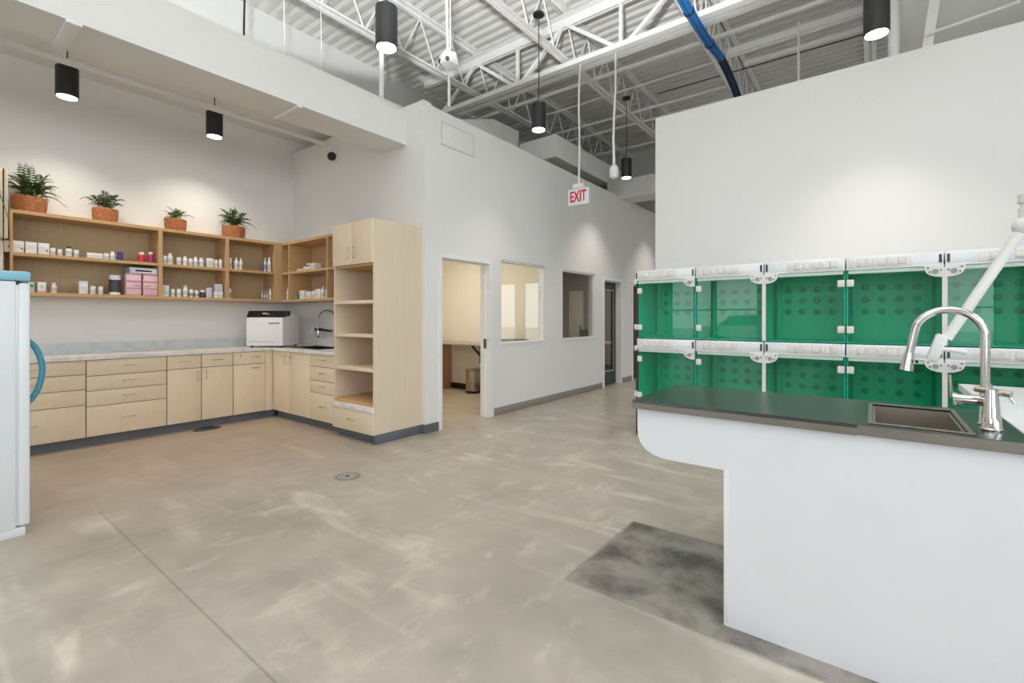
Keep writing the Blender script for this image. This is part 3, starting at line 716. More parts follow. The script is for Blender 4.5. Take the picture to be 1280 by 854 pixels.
# sterilizer turned towards the room
def rotated_sterilizer():
    ang = math.radians(34); fl = Vector((-6.65, 2.82)); u = Vector((math.cos(ang), math.sin(ang))); v = Vector((-math.sin(ang), math.cos(ang)))
    W, D = .50, .45
    t = thing('tabletop_sterilizer', (fl.x, fl.y, z1), 'white tabletop sterilizer with black control panel on the worktop', 'sterilizer')
    # local x = width, y = depth (away from the room)
    def fin(m, name, mat): 
        m.v = [(fl.x+u.x*x+v.x*y, fl.y+u.y*x+v.y*y, z) for x, y, z in m.v]; return m.build(name, mat, t)
    za = z1+.02
    fin(MB().box(0, .03, za, W, D, 1.40, .02), 'housing', 'plastic')
    fin(MB().box(-.004, 0, za+.005, W+.004, .034, 1.355, .012), 'door', 'plastic')
    fin(MB().prism([(0.0, 1.352), (.055, 1.44), (.20, 1.44), (.20, 1.36), (.03, 1.352)], 'x', .0, W), 'control_panel', 'blackgloss')
    m = MB().bar((W*.42, .028, 1.400), (W*.55, .028, 1.400), .004, .022); fin(m, 'display', 'label')
    m = MB().cyl((W*.60, .032, 1.398), (W*.60, .014, 1.385), .014, 14); fin(m, 'dial', 'nickel')
    fin(MB().box(W*.62, -.004, 1.262, W*.92, 0, 1.285, .001), 'name_badge', 'grey')
    fin(MB().box(W*.08, -.003, za+.055, W*.80, 0, za+.06), 'seam', 'grey')
    fin(MB().lathe([(.045, 0), (.045, .012), (.02, .016)], (W*.8, .28, 1.40), 18), 'filler_cap', 'plastic')
    for a, b in ((.04, .06), (W-.04, .06), (.04, D-.04), (W-.04, D-.04)): fin(MB().cyl((a, b, z1), (a, b, za+.004), .018, 12), 'foot', 'black')
rotated_sterilizer()

# tall open cabinet
TX0, TX1, TY = -4.905, -4.155, 3.02
t = thing('tall_cabinet', ((TX0+TX1)/2, 3.4, 0), 'tall maple cabinet with open cubbies and two small upper doors', 'cabinet')
MB().box(TX1-.02, TY+.012, .1, TX1, YA-.003, 2.395).build('side_panel', 'woodpale', t)
MB().box(TX0, TY+.012, .1, TX0+.02, YA-.003, 2.395).build('side_panel', 'woodpale', t)
MB().box(TX0+.02, YA-.02, .1, TX1-.02, YA-.003, 2.395).build('back_panel', 'wood', t)
MB().box(TX0+.02, TY+.022, 2.375, TX1-.02, YA-.02, 2.395).build('top_panel', 'wood', t)
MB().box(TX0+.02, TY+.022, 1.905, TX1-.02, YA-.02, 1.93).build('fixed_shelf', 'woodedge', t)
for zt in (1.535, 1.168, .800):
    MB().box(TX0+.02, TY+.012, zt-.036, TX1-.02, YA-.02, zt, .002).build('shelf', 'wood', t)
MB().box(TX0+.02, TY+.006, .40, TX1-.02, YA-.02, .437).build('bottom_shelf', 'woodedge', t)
MB().box(TX0-.004, TY-.014, .335, TX1-.004, YA-.02, .398, .002).build('marbled_ledge', 'marble', t)
MB().box(TX0+.02, TY+.03, .11, TX1-.02, YA-.03, .335).build('drawer_box', 'wood', t)
p = MB().box(TX0+.001, TY-.006, .104, TX1-.006, TY+.018, .330, .0015).build('drawer_front', 'wood', t); pull_h(p, 'x', (TX0+TX1)/2, .23, TY-.006)
for i, (a, b) in enumerate(((TX0, (TX0+TX1)/2), ((TX0+TX1)/2, TX1-.006))):
    p = MB().box(a+.002, TY-.008, 1.93, b-.002, TY+.012, 2.392, .0015).build('door', 'wood', t)
    pull_h(p, 'zy', b-.05 if i == 0 else a+.05, 2.06, TY-.008, .12)
MB().box(TX0, TY+.07, 0, TX1-.012, YA-.003, .1).build('toe_kick', 'base', t)
base('baseboard_cabinet', TX1-.012, TY+.02, TX1+.002, YA-.003, 'base')

# wall-hung open cabinets
SZ = (2.39, 2.425, 1.968, 2.0, 1.572, 1.605)
SFX = -6.77
def shelf_left(y0, y1, label, endpanel=True):
    t = thing('open_wall_cabinet', (-6.95, (y0+y1)/2, SZ[4]), label, 'cabinet', 'open maple wall cabinets')
    p = .02
    MB().box(XL+.001, y0, SZ[4], XL+.012, y1, SZ[1]).build('back_panel', 'woodshade', t)
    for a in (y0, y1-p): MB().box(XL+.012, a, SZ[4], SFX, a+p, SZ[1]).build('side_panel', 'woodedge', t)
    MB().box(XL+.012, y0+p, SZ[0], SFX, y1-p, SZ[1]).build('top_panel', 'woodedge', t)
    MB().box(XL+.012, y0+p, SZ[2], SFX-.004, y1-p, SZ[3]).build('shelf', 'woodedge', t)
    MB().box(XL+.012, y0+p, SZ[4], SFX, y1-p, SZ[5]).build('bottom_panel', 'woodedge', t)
shelf_left(.66, 1.90, 'widest open maple wall cabinet, under the two ferns nearest the fridge')
shelf_left(1.90, 2.635, 'middle open maple wall cabinet full of small white bottles')
shelf_left(2.635, 3.27, 'open maple wall cabinet under the plant nearest the corner')
def shelf_back(x0, x1, label, divs=()):
    t = thing('open_wall_cabinet', ((x0+x1)/2, 3.55, SZ[4]), label, 'cabinet', 'open maple wall cabinets')
    p = .02; yf = 3.36
    MB().box(x0, YA-.012, SZ[4], x1, YA-.001, SZ[1]).build('back_panel', 'woodshade', t)
    for a in (x0, x1-p, *divs): MB().box(a, yf, SZ[4], a+p, YA-.012, SZ[1]).build('side_panel', 'woodedge', t)
    e = .0005
    cuts = [x0, *divs, x1-p]
    MB().box(x0+p, yf+e, SZ[0], x1-p, YA-.012, SZ[1]-e).build('top_panel', 'woodedge', t)
    MB().box(x0+p, yf+.004, SZ[2], x1-p, YA-.012, SZ[3]).build('shelf', 'woodedge', t)
    MB().box(x0+p, yf+e, SZ[4]+e, x1-p, YA-.012, SZ[5]).build('bottom_panel', 'woodedge', t)
shelf_back(-6.80, -5.40, 'open maple wall cabinet above the sink and curved faucet', (-6.60, -5.61))
tag(MB().prism([(SFX, 3.27), (SFX, 3.36), (-6.80, 3.36), (XL+.005, 3.36), (XL+.005, 3.27)], 'z', SZ[4], SZ[1]).build('corner_post', 'woodedge'), 'maple corner post joining the two runs of open cabinets', 'post')
tag(MB().box(-5.40, 3.36, SZ[4], TX0-.002, 3.38, SZ[1]).box(-5.40, 3.36, SZ[4], TX0-.002, YA-.003, SZ[4]+.03).build('filler_panel', 'woodedge'), 'maple filler panel between the open cabinet and tall cabinet', 'panel')

# tall cabinet beyond the fridge, only its edge in view
t = thing('storage_cabinet', (-6.85, .3, 1.74), 'pale tall cabinet at the left edge beside the widest wall cabinet', 'cabinet')
MB().box(XL+.002, -.30, 1.74, -6.60, .57, 2.76).build('carcass', 'woodpale', t)
MB().box(XL+.002, .57, 1.74, -6.60, .598, 2.76).build('side_filler', 'woodpale', t)
MB().box(-6.60, .597, 2.10, -6.51, .621, 2.76, .003).build('door_edge', 'woodpale', t)
MB().box(-6.60, -.30, 2.10, -6.515, .588, 2.76, .003).build('door', 'woodpale', t)
MB().box(-6.60, .588, 2.08, -6.525, .597, 2.76).build('shadow_gap', 'black', t)

# ------------------------------------------------------------------ shelf goods
def bottle(c, w, h, z, label, kind='jar', body='plastic', cap='plastic', lab='label', axis='y', name=None):
    """one container standing at c=(x, y) on height z"""
    x, y = c; r = w/2
    t = thing(name or {'jar': 'pill_jar', 'bottle': 'medicine_bottle', 'slim': 'dropper_bottle', 'can': 'canister'}[kind], (x, y, z), label, {'can': 'canister', 'jar': 'jar'}.get(kind, 'bottle'))
    n = 14
    if kind == 'jar':
        MB().lathe([(r*.94, 0), (r, .004), (r, h*.66), (r*.9, h*.72)], (x, y, z), n).build('jar_body', body, t)
        MB().lathe([(r*.97, h*.72), (r*.97, h*.97), (r*.9, h)], (x, y, z), n).build('cap', cap, t)
        MB().lathe([(r*1.012, h*.14), (r*1.012, h*.56)], (x, y, z), n).build('label_band', lab, t)
    elif kind == 'bottle':
        MB().lathe([(r*.95, 0), (r, .005), (r, h*.62), (r*.85, h*.72), (r*.55, h*.78)], (x, y, z), n).build('bottle_body', body, t)
        MB().lathe([(r*.66, h*.77), (r*.66, h*.97), (r*.6, h)], (x, y, z), n).build('cap', cap, t)
        MB().lathe([(r*1.012, h*.14), (r*1.012, h*.54)], (x, y, z), n).build('label_band', lab, t)
    elif kind == 'slim':
        MB().lathe([(r*.95, 0), (r, .005), (r, h*.60), (r*.8, h*.70), (r*.4, h*.76)], (x, y, z), n).build('bottle_body', body, t)
        MB().lathe([(r*.46, h*.75), (r*.42, h*.86), (r*.22, h)], (x, y, z), n).build('nozzle', cap, t)
        MB().lathe([(r*1.012, h*.16), (r*1.012, h*.5)], (x, y, z), n).build('label_band', lab, t)
    else:
        MB().lathe([(r*.98, 0), (r, .006), (r, h*.80), (r*.95, h*.82)], (x, y, z), 20).build('canister_body', body, t)
        MB().lathe([(r*1.03, h*.82), (r*1.03, h*.98), (r*.95, h)], (x, y, z), 20).build('lid', cap, t)
        MB().lathe([(r*1.012, h*.14), (r*1.012, h*.76)], (x, y, z), 20).build('label_band', lab, t)
    return t
def carton(x0, y0, z, w, d, h, label, face='x', body='plastic', marks=(('label', .15, .75, .35, .5),), name='carton', cat='box'):
    """box whose printed face looks to +x (w along y) or to -y (w along x)"""
    cx, cy = (x0-d/2, y0) if face == 'x' else (x0, y0+d/2)
    t = thing(name, (cx, cy, z), label, cat)
    if face == 'x': MB().box(x0-d, y0-w/2, z, x0, y0+w/2, z+h, .0015).build('carton_body', body, t)
    else: MB().box(x0-w/2, y0, z, x0+w/2, y0+d, z+h, .0015).build('carton_body', body, t)
    for mt, a, b, c, e in marks:
        m = MB()
        if face == 'x': m.box(x0-.0005, y0-w/2+w*a, z+h*c, x0+.0008, y0-w/2+w*b, z+h*e)
        else: m.box(x0-w/2+w*a, y0-.0008, z+h*c, x0-w/2+w*b, y0+.0005, z+h*e)
        m.build('printed_mark', mt, t, smooth=False)
    return t
ORD = ['first', 'second', 'third', 'fourth', 'fifth', 'sixth', 'seventh', 'eighth', 'ninth', 'tenth', 'eleventh', 'twelfth', 'thirteenth', 'fourteenth']
GX = -6.84
BL = lambda a='blueprint': (('label', .12, .8, .55, .62), ('label', .12, .7, .40, .46), (a, .72, .88, .28, .46))
def row(place, z, items):
    for i, it in enumerate(items):
        k, desc, y, w, h = it[:5]; kw = it[5] if len(it) > 5 else {}
        dz = kw.pop('dz', 0)
        lab = desc+', '+ORD[i]+' from left on '+place
        if k == 'box': carton(GX+.03, y, z+dz, w, kw.pop('d', .09), h, lab, **kw)
        else: bottle((GX+.03-w/2, y), w, h, z+dz, lab, k, **kw)
P = "the wide cabinet's upper shelf"
row(P, 2.0, [
 ('box', 'white carton with green mark', .650, .055, .112, dict(marks=(('capgreen', .5, .8, .4, .55),))),
 ('box', 'white carton with red mark', .722, .078, .118, dict(marks=BL('crimson'))),
 ('box', 'plain white carton', .812, .082, .118, dict(marks=(('label', .12, .85, .55, .6), ('label', .12, .8, .4, .45)))),
 ('box', 'white carton with blue mark', .904, .082, .118, dict(marks=BL())),
 ('jar', 'small white jar', .974, .044, .078), ('jar', 'smaller white jar', 1.028, .040, .07),
 ('bottle', 'white bottle with green cap', 1.099, .058, .113, dict(cap='capgreen')), ('jar', 'small white jar', 1.157, .042, .077),
 ('box', 'long flat white carton', 1.309, .131, .060, dict(marks=(('label', .06, .94, .35, .6),))),
 ('jar', 'white jar', 1.409, .046, .069), ('bottle', 'white bottle', 1.464, .046, .093, dict(kind='jar') if 0 else {}),
 ('jar', 'violet blue jar', 1.532, .054, .098, dict(body='purple', cap='purple', lab='purple')),
 ('bottle', 'red bottle with white cap', 1.733, .072, .118, dict(body='crimson', lab='crimson')),
 ('bottle', 'magenta bottle with white cap', 1.821, .063, .130, dict(body='magenta', lab='magenta'))])
P = "the wide cabinet's bottom shelf"
row(P, 1.605, [
 ('box', 'green carton half hidden by the fridge', .812, .045, .104, dict(body='mint', marks=(('boxgreen', .1, .9, .5, .8),))),
 ('box', 'white carton with pink stripe', .890, .062, .108, dict(marks=(('pink', 0, 1, .06, .16), ('label', .2, .8, .4, .75)))),
 ('bottle', 'white bottle', .983, .044, .106), ('box', 'upright white carton', 1.213, .070, .136, dict(marks=(('mint', 0, 1, .86, .94), ('label', .15, .85, .3, .6)))),
 ('jar', 'white jar', 1.295, .048, .089), ('jar', 'white jar', 1.36, .042, .088),
 ('can', 'large black labelled canister with white lid', 1.491, .104, .226, dict(lab='darkgrey'))])
carton(GX+.05, 1.648, 1.605, .137, .20, .255, 'tall pink and white carton beside the black labelled canister', body='palepink', marks=(('pink', 0, 1, .93, 1), ('pink', 0, 1, .60, .68), ('pink', 0, 1, .30, .35), ('pink', 0, 1, 0, .05), ('magenta', .5, .95, .42, .45)))
carton(GX+.05, 1.806, 1.605, .137, .20, .255, 'tall pink and white carton against the wide cabinet right side', body='palepink', marks=(('pink', 0, 1, .93, 1), ('pink', 0, 1, .60, .68), ('pink', 0, 1, .30, .35), ('pink', 0, 1, 0, .05), ('magenta', .05, .5, .42, .45)))
carton(GX+.05, 1.741, 1.861, .262, .18, .070, 'flat pale blue carton lying on the two pink cartons', body='skyblue', marks=(('plastic', .12, .97, .2, .85), ('blueprint', .2, .8, .35, .6)))
P = "the middle cabinet's upper shelf"
row(P, 2.0, [('jar', 'white jar', 1.955, .042, .1), ('bottle', 'largest white bottle', 2.014, .066, .136), ('jar', 'white jar', 2.106, .05, .096),
 ('bottle', 'white bottle', 2.172, .055, .113, {}), ('jar', 'short white jar', 2.233, .047, .094), ('bottle', 'white bottle', 2.288, .052, .118),
 ('bottle', 'white bottle', 2.353, .058, .116), ('box', 'white carton', 2.448, .072, .119, dict(marks=(('label', .1, .9, .2, .7),))),
 ('jar', 'white jar', 2.520, .046, .105), ('bottle', 'slightly taller white bottle', 2.574, .046, .12)])
P = "the middle cabinet's bottom shelf"
row(P, 1.605, [('box', 'pale green and white carton', 1.965, .065, .134, dict(marks=(('mint', 0, .45, .1, .9), ('label', .5, .9, .2, .4)))),
 ('jar', 'white jar', 2.042, .045, .094), ('jar', 'white jar', 2.106, .05, .097), ('bottle', 'taller white bottle', 2.176, .057, .146),
 ('jar', 'white jar', 2.24, .046, .099, dict(lab='grey')), ('jar', 'short white jar', 2.30, .048, .087, dict(lab='grey')), ('jar', 'dark brown jar with white cap', 2.365, .054, .095, dict(body='amber', lab='darkgrey')),
 ('box', 'pale lavender carton', 2.437, .063, .129, dict(body='lavender', marks=(('label', .15, .85, .15, .5),)))])
for y, w, z, h, lab in ((2.517, .050, 1.605, .085, 'white carton at the left foot of the small carton stack'), (2.571, .050, 1.605, .085, 'white carton at the right foot of the small carton stack'), (2.548, .088, 1.691, .098, 'pale carton topping the small carton stack')):
    carton(GX+.03, y, z, w, .09, h, lab, body='lavender' if z > 1.65 else 'plastic', marks=(('label', .12, .88, .25, .6), ('mint', 0, 1, .78, .84)))
P = "the narrow cabinet's upper shelf"
row(P, 2.0, [('jar', 'white bottle', 2.69, .048, .150), ('slim', 'tapered white bottle', 2.77, .052, .166), ('slim', 'thinner tapered white bottle', 2.826, .044, .168),
 ('slim', 'slate blue bottle', 3.150, .040, .20, dict(lab='blueprint', body='lavender')), ('bottle', 'tall white bottle', 3.208, .054, .208)])
P = "the narrow cabinet's bottom shelf"
row(P, 1.605, [('jar', 'white bottle', 2.685, .040, .131, dict(lab='grey')), ('slim', 'thin grey bottle', 3.105, .024, .142, dict(body='grey', cap='grey')), ('slim', 'thin grey bottle', 3.14, .024, .144, dict(body='grey', cap='grey')),
 ('slim', 'thin grey bottle', 3.175, .024, .146, dict(body='grey', cap='grey')), ('bottle', 'round white bottle', 3.218, .042, .155)])
BY = 3.43
carton(-6.70, BY, 2.0, .075, .06, .08, 'small square carton in the upper corner cubby', 'y', marks=(('grey', .25, .75, .25, .75),))
bottle((-6.70, BY), .075, .17, 1.605, 'white bottle in the lower corner cubby', 'bottle')
for x, w, d, z, h, lab in ((-6.43, .12, .10, 2.0, .035, 'flat white carton, first from left on the shelf above the faucet'), (-6.29, .06, .07, 2.0, .06, 'small white carton, second from left on the shelf above the faucet'),
                        (-6.19, .075, .08, 2.0, .10, 'white carton with dark mark on the shelf above the faucet'), (-6.07, .10, .10, 2.0, .095, 'large white carton ending the row on the shelf above the faucet')):
    carton(x, BY, z, w, d, h, lab, 'y', marks=(('purple', .1, .9, .55, .8),) if 'dark mark' in lab else (('label', .15, .85, .3, .7),))
carton(-6.50, BY, 1.605, .075, .06, .075, 'small emerald green carton on the bottom shelf above the faucet', 'y', body='boxgreen', marks=(('mint', .2, .6, .4, .6),))
carton(-6.36, BY, 1.605, .11, .08, .125, 'white carton beside the emerald carton', 'y', marks=(('grey', .3, .55, .45, .6),))
bottle((-6.24, BY+.03), .05, .10, 1.605, 'white jar behind the cartons above the faucet, nearest the emerald carton', 'jar')
carton(-6.16, BY, 1.605, .065, .07, .105, 'narrow white carton, middle of the bottom row above the faucet', 'y')
bottle((-6.07, BY+.03), .06, .112, 1.605, 'white jar before the widest carton on the bottom shelf above the faucet', 'jar')
carton(-5.945, BY, 1.605, .11, .08, .13, 'widest white carton near the right end above the faucet', 'y')
bottle((-5.84, BY+.02), .05, .165, 1.605, 'tallest white bottle at the right end above the faucet', 'slim')
bottle((-5.76, BY+.03), .045, .115, 1.605, 'last small white jar at the right end above the faucet', 'jar')

# ------------------------------------------------------------------ ferns
def frond(mb, base_, tip, arch, width, n=None, lam=1.0):
    b, t_ = Vector(base_), Vector(tip); L = (t_-b).length+arch*.6
    n = n or max(6, int(L/.030)); mid = (b+t_)/2+Vector((0, 0, arch)); side = (t_-b).cross(Vector((0, 0, 1)))
    if side.length < .05: side = Vector((random.uniform(-.4, .2), random.uniform(-1, 1), 0))
    side.normalize(); pts = []
    for k in range(n+1):
        u = k/n; pts.append(b*(1-u)**2+mid*2*u*(1-u)+t_*u*u)
    for k in range(2, n+1):
        u = k/n; d = (pts[k]-pts[k-1]).normalized(); nrm = side.cross(d).normalized()
        w = width*lam*min(1, .45+u*1.6)*min(1, (1.08-u)*2.2)*random.uniform(.85, 1.1); hw = min(.0092, w*.24)
        for sg in (-1, 1):
            a = pts[k]; q = a+side*sg*w+d*w*.30-nrm*w*.12-Vector((0, 0, w*.10)); c1 = a+side*sg*w*.4+d*(w*.10)
            m1 = c1+d*hw; m2 = c1-d*hw; th = nrm*.001
            mb._add([a+th, m1+th, q, m2+th, a-th, m1-th, m2-th], [(0, 1, 2, 3), (4, 6, 2, 5), (0, 3, 6, 4), (0, 4, 5, 1), (1, 5, 2), (3, 2, 6)])
    return pts
def fern(x, y, z, rx, ry, h, tips, label, leafmat='leaf', lw=.028, extra=10, spread=.14, up=.16, mixed=None):
    t = thing('potted_fern', (x, y, z), label, 'plant', 'ferns in woven terracotta pots')
    prof = [(.80, 0), (.90, .05), (.97, .35), (1.0, .75), (1.0, .97), (.93, 1.0), (.90, .86)]
    m = MB().lathe([(a, b*h) for a, b in prof], (0, 0, 0), 28); m.v = [(x+vx*rx, y+vy*ry, z+vz) for vx, vy, vz in m.v]; pot = m.build('pot', 'terra', t)
    ms = MB().lathe([(.91, h*.86), (.91, h*.90)], (0, 0, 0), 24); ms.v = [(x+vx*rx, y+vy*ry, z+vz) for vx, vy, vz in ms.v]; ms.build('soil', 'soil', t)
    fm = MB(); st = MB(); fm2 = MB()
    for k, tip in enumerate(tips):
        b = (x+random.uniform(-.3, .3)*rx, y+random.uniform(-.3, .3)*ry, z+h*.88)
        p = frond(fm2 if mixed and k in mixed else fm, b, tip, .05+abs(tip[1]-y)*.45, lw); st.tube(p[::2], .0025, 5)
    for k in range(extra):
        a = 2*PI*(k+random.uniform(-.4, .4))/extra; L = random.uniform(.55, 1.05)
        x1 = min(x+math.cos(a)*spread*L, -6.76) if math.cos(a) > 0 else x+math.cos(a)*spread*L
        tip = (max(XL+.03, x1), y+math.sin(a)*spread*L, z+h+up*random.uniform(-.12, 1)*(1.15-L*.55))
        b = (x+random.uniform(-.35, .35)*rx, y+random.uniform(-.35, .35)*ry, z+h*.88)
        p = frond(fm, b, tip, up*.45, lw*random.uniform(.75, 1)); st.tube(p[::2], .0022, 5)
    fm.build('fronds', leafmat, t)
    if fm2.v: fm2.build('pale_fronds', 'leaf2', t)
    st.build('stems', 'stem', t)
SZT = 2.425; PX = -6.94
fern(PX, .815, SZT, .13, .135, .168, [(-6.9, .735, 2.93), (-6.93, .79, 2.95), (-6.9, .83, 2.93), (-6.9, .96, 2.86), (-6.85, 1.02, 2.72), (-6.84, 1.10, 2.50), (-6.83, 1.06, 2.60), (-6.88, .99, 2.78), (-6.95, .70, 2.80), (-6.85, .90, 2.82)],
     'largest fern in a wide terracotta pot at the left end of the shelf', extra=34, spread=.23, up=.34, lw=.050)
fern(PX, 1.422, SZT, .115, .118, .160, [(-6.9, 1.20, 2.65), (-6.9, 1.43, 2.78), (-6.9, 1.50, 2.75), (-6.88, 1.60, 2.70), (-6.88, 1.57, 2.64), (-6.9, 1.35, 2.72)],
     'fern with one pale frond, second pot from the fridge', extra=26, spread=.17, up=.24, lw=.042, mixed=(0,))
fern(PX, 2.102, SZT, .11, .118, .155, [(-6.88, 2.31, 2.595), (-6.9, 2.12, 2.69), (-6.9, 2.02, 2.64), (-6.9, 2.2, 2.67), (-6.9, 2.16, 2.7)],
     'smallest light green fern above the middle cabinet', leafmat='leaf2', extra=26, spread=.14, up=.19, lw=.032)
fern(PX, 2.778, SZT, .13, .142, .168, [(-6.9, 2.585, 2.80), (-6.9, 2.72, 2.84), (-6.9, 2.78, 2.87), (-6.9, 2.88, 2.80), (-6.88, 3.05, 2.60), (-6.85, 2.98, 2.70), (-6.8, 2.80, 2.50), (-6.9, 2.62, 2.66)],
     'dark green fern in the pot nearest the room corner', extra=28, spread=.20, up=.30, lw=.048)
# trailing plant on top of the storage cabinet
t = thing('trailing_plant', (-6.8, .35, 2.76), 'trailing green plant at the left edge above the fridge', 'plant')
MB().lathe([(.09, 0), (.11, .06), (.115, .14), (.10, .14)], (-6.8, .33, 2.761), 22).build('pot', 'terra', t)
fm = MB(); st = MB()
for tip, ar in (((-6.45, .56, 2.85), .10), ((-6.35, .50, 2.60), .3), ((-6.4, .62, 2.24), .5), ((-6.75, .55, 2.98), .05), ((-6.9, .2, 3.0), .05), ((-6.6, .2, 2.95), .05), ((-6.42, .58, 2.42), .35)):
    p = frond(fm, (-6.8, .33, 2.89), tip, ar, .035, 10); st.tube(p[::2], .003, 5)
fm.build('fronds', 'leaf', t); st.build('stems', 'stem', t)

# ------------------------------------------------------------------ fridge
fx0, fx1 = -4.80, -4.14
t = thing('refrigerator', (-4.47, .2, 0), 'white upright refrigerator with light blue top at left', 'refrigerator')
MB().box(fx0, -.25, .05, fx1, .430, 1.566, .008).build('body', 'fridge', t)
MB().box(fx0, .438, .066, fx1, .49, 1.556, .010).build('door', 'fridge', t)
MB().box(fx0-.004, -.255, 1.568, fx1+.004, .494, 1.628, .014).build('top_cap', 'fridgeblue', t)
MB().box(fx0+.005, -.245, .0, fx1-.005, .47, .058, .006).build('plinth', 'fridge', t)
MB().box(fx1-.05, .424, 1.545, fx1-.004, .448, 1.567).build('hinge', 'black', t)
MB().box(fx0+.01, .430, .07, fx1-.012, .439, 1.55).build('door_seal', 'alu', t)
MB().tube([(-4.24, .485, 1.205), (-4.24, .53, 1.15), (-4.24, .558, 1.04), (-4.24, .553, .95), (-4.24, .525, .85), (-4.24, .485, .80)], .016, 12, 2).build('bow_handle', 'hoseblue', t)

# ------------------------------------------------------------------ kennels
KY, KD = 5.10, .60
def make_kennel(latch):
    """unit kennel with its lower front left corner at the origin; latch 'r' or 'l'"""
    W, H = .640, .760
    t = thing('animal_kennel', (0, 0, 0), 'green kennel', 'kennel', 'glass fronted kennels')
    b = MB(); e = .012; zt = H-.125
    b.box(0, .03, 0, W, KD, e).box(0, .03, zt, W, KD, zt+e).box(0, .03, e, e, KD, zt).box(W-e, .03, e, W, KD, zt)
    b.box(e, KD-.02, e, W-e, KD, zt)
    for x in (.05, W-.05): b.box(x-.02, KD-.05, e, x+.02, KD-.02, zt)        # moulded ribs
    b.build('kennel_body', 'green', t)
    d = MB()
    for i in range(4):
        for j in range(3):
            x = W*.20+i*W*.20; z = zt-.12-j*.115
            d.mat('greendark').cyl((x, KD-.022, z), (x, KD-.030, z), .021, 16)
            d.mat('green').tube([(x+.027*math.cos(q*PI/8), KD-.024, z+.027*math.sin(q*PI/8)) for q in range(17)], .0055, 6)
    d.build('embossed_dots', None, t)
    g = .016
    dr_ = MB().box(g, .002, .015, W-g, .010, zt-.012).build('glass_door', 'kglass', t, smooth=False)
    ed = MB(); ed.box(g-.003, .001, .012, W-g+.003, .011, .016).box(g-.003, .001, .015, g+.0005, .011, zt-.012).box(W-g-.0005, .001, .015, W-g+.003, .011, zt-.012)
    ed.build('door_edge', 'glassedge', dr_)
    MB().box(g, -.004, zt-.024, W-g, .028, zt+.009, .002).build('door_gasket', 'frost', dr_)
    hx = 0.0 if latch == 'r' else W
    s = 1 if latch == 'r' else -1
    for z in (.12, zt-.105):
        MB().box(hx+s*.004, -.012, z-.032, hx+s*.058, .014, z+.032, .008).build('hinge', 'ivory', t)
    lx = W-.002 if latch == 'r' else .002
    # latch plate: a quarter-round shield under the bar
    pts = [(lx, zt+.012), (lx-s*.118, zt+.012), (lx-s*.118, zt-.012), (lx-s*.105, zt-.045), (lx-s*.08, zt-.066), (lx-s*.045, zt-.078), (lx, zt-.082)]
    lp = MB().prism(pts, 'y', -.024, -.003).build('latch_plate', 'plastic', t)
    MB().cyl((lx-s*.05, -.024, zt-.035), (lx-s*.05, -.036, zt-.035), .019, 14).build('latch_knob', 'grey', lp)
    for dx, dz in ((.095, -.005), (.018, -.025), (.085, -.04)):
        MB().cyl((lx-s*dx, -.024, zt+dz), (lx-s*dx, -.029, zt+dz), .006, 10).build('screw', 'darkgrey', lp)
    # control bar above the door
    bar = MB().box(.002, -.012, zt+.012, W-.002, KD, H-.002, .004).build('control_bar', 'alu', t)
    MB().box(.0, -.016, zt+.010, W, -.008, zt+.020).build('drip_rail', 'plastic', bar)
    a, c = (.02, W*.70) if latch == 'r' else (W*.30, W-.02)
    MB().box(a, -.018, zt+.026, c, -.008, H-.012, .003).build('switch_panel', 'plastic', bar)
    for k, wk in enumerate((.05, .035, .055, .03, .05)):
        x = a+.045+k*(c-a-.09)/5+.02
        MB().box(x-.004, -.0195, zt+.038, x+wk+.004, -.0165, H-.026, .002).build('switch_frame', 'label', bar)
        MB().box(x, -.023, zt+.042, x+wk, -.016, H-.030, .004).build('rocker_switch', 'plastic' if k % 2 else 'ivory', bar)
    for k in (0, 2, 3): MB().box(a+.05+k*.085, -.0195, zt+.034, a+.085+k*.085, -.0172, zt+.037).build('switch_mark', 'grey', bar)
    sx = W-.03 if latch == 'r' else .012
    MB().box(sx, -.0145, zt+.035, sx+.018, -.010, H-.022).build('bar_slot', 'darkgrey', bar)
    return t
kr, kl = make_kennel('r'), make_kennel('l')
KX = [-2.119+.6455*i for i in range(5)]
names = ['at the corridor end', 'second from the corridor end', 'in the middle of the row', 'behind the big faucet spout', 'behind the slanted white arm']
first = {'r': True, 'l': True}
for rowi, (z, rn) in enumerate(((1.118, 'upper'), (.352, 'lower'))):
    for i, x in enumerate(KX):
        latch = 'rrlrl'[i]; src = kr if latch == 'r' else kl
        if first[latch]: o = src; first[latch] = False
        else: o = copy_tree(src)
        o.location = (x, KY, z); o['label'] = 'green glass-fronted kennel, %s row, %s' % (rn, names[i])
# upright posts at the latch pairs and the plinth
for x, lab in ((-.8295, 'white upright post between the second and middle kennel columns'), (.4615, 'white upright post behind the faucet spout between kennel columns')):
    t = thing('kennel_post', (x, KY, 0), lab, 'post')
    MB().box(x-.016, KY-.020, .0, x+.016, KY-.006, .352+.634).build('lower_post', 'plastic', t)
    MB().box(x-.016, KY-.020, 1.120, x+.016, KY-.006, 1.118+.634).build('upper_post', 'plastic', t)
t = thing('kennel_plinth', (-.5, KY+.3, 0), 'grey plinth carrying the bank of green kennels', 'plinth')
MB().box(-2.119, KY+.02, .04, 1.106, KY+KD, .352).build('plinth_box', 'alu', t)
MB().box(-2.08, KY+.05, 0, 1.08, KY+KD-.04, .04).build('plinth_foot', 'darkgrey', t)
MB().box(-2.119, KY+.001, .06, 1.106, KY+.02, .340, .004).build('front_panel', 'alu', t)
o = MB().box(.36, KY-.004, 1.884, .56, KY+.05, 1.900, .004); 
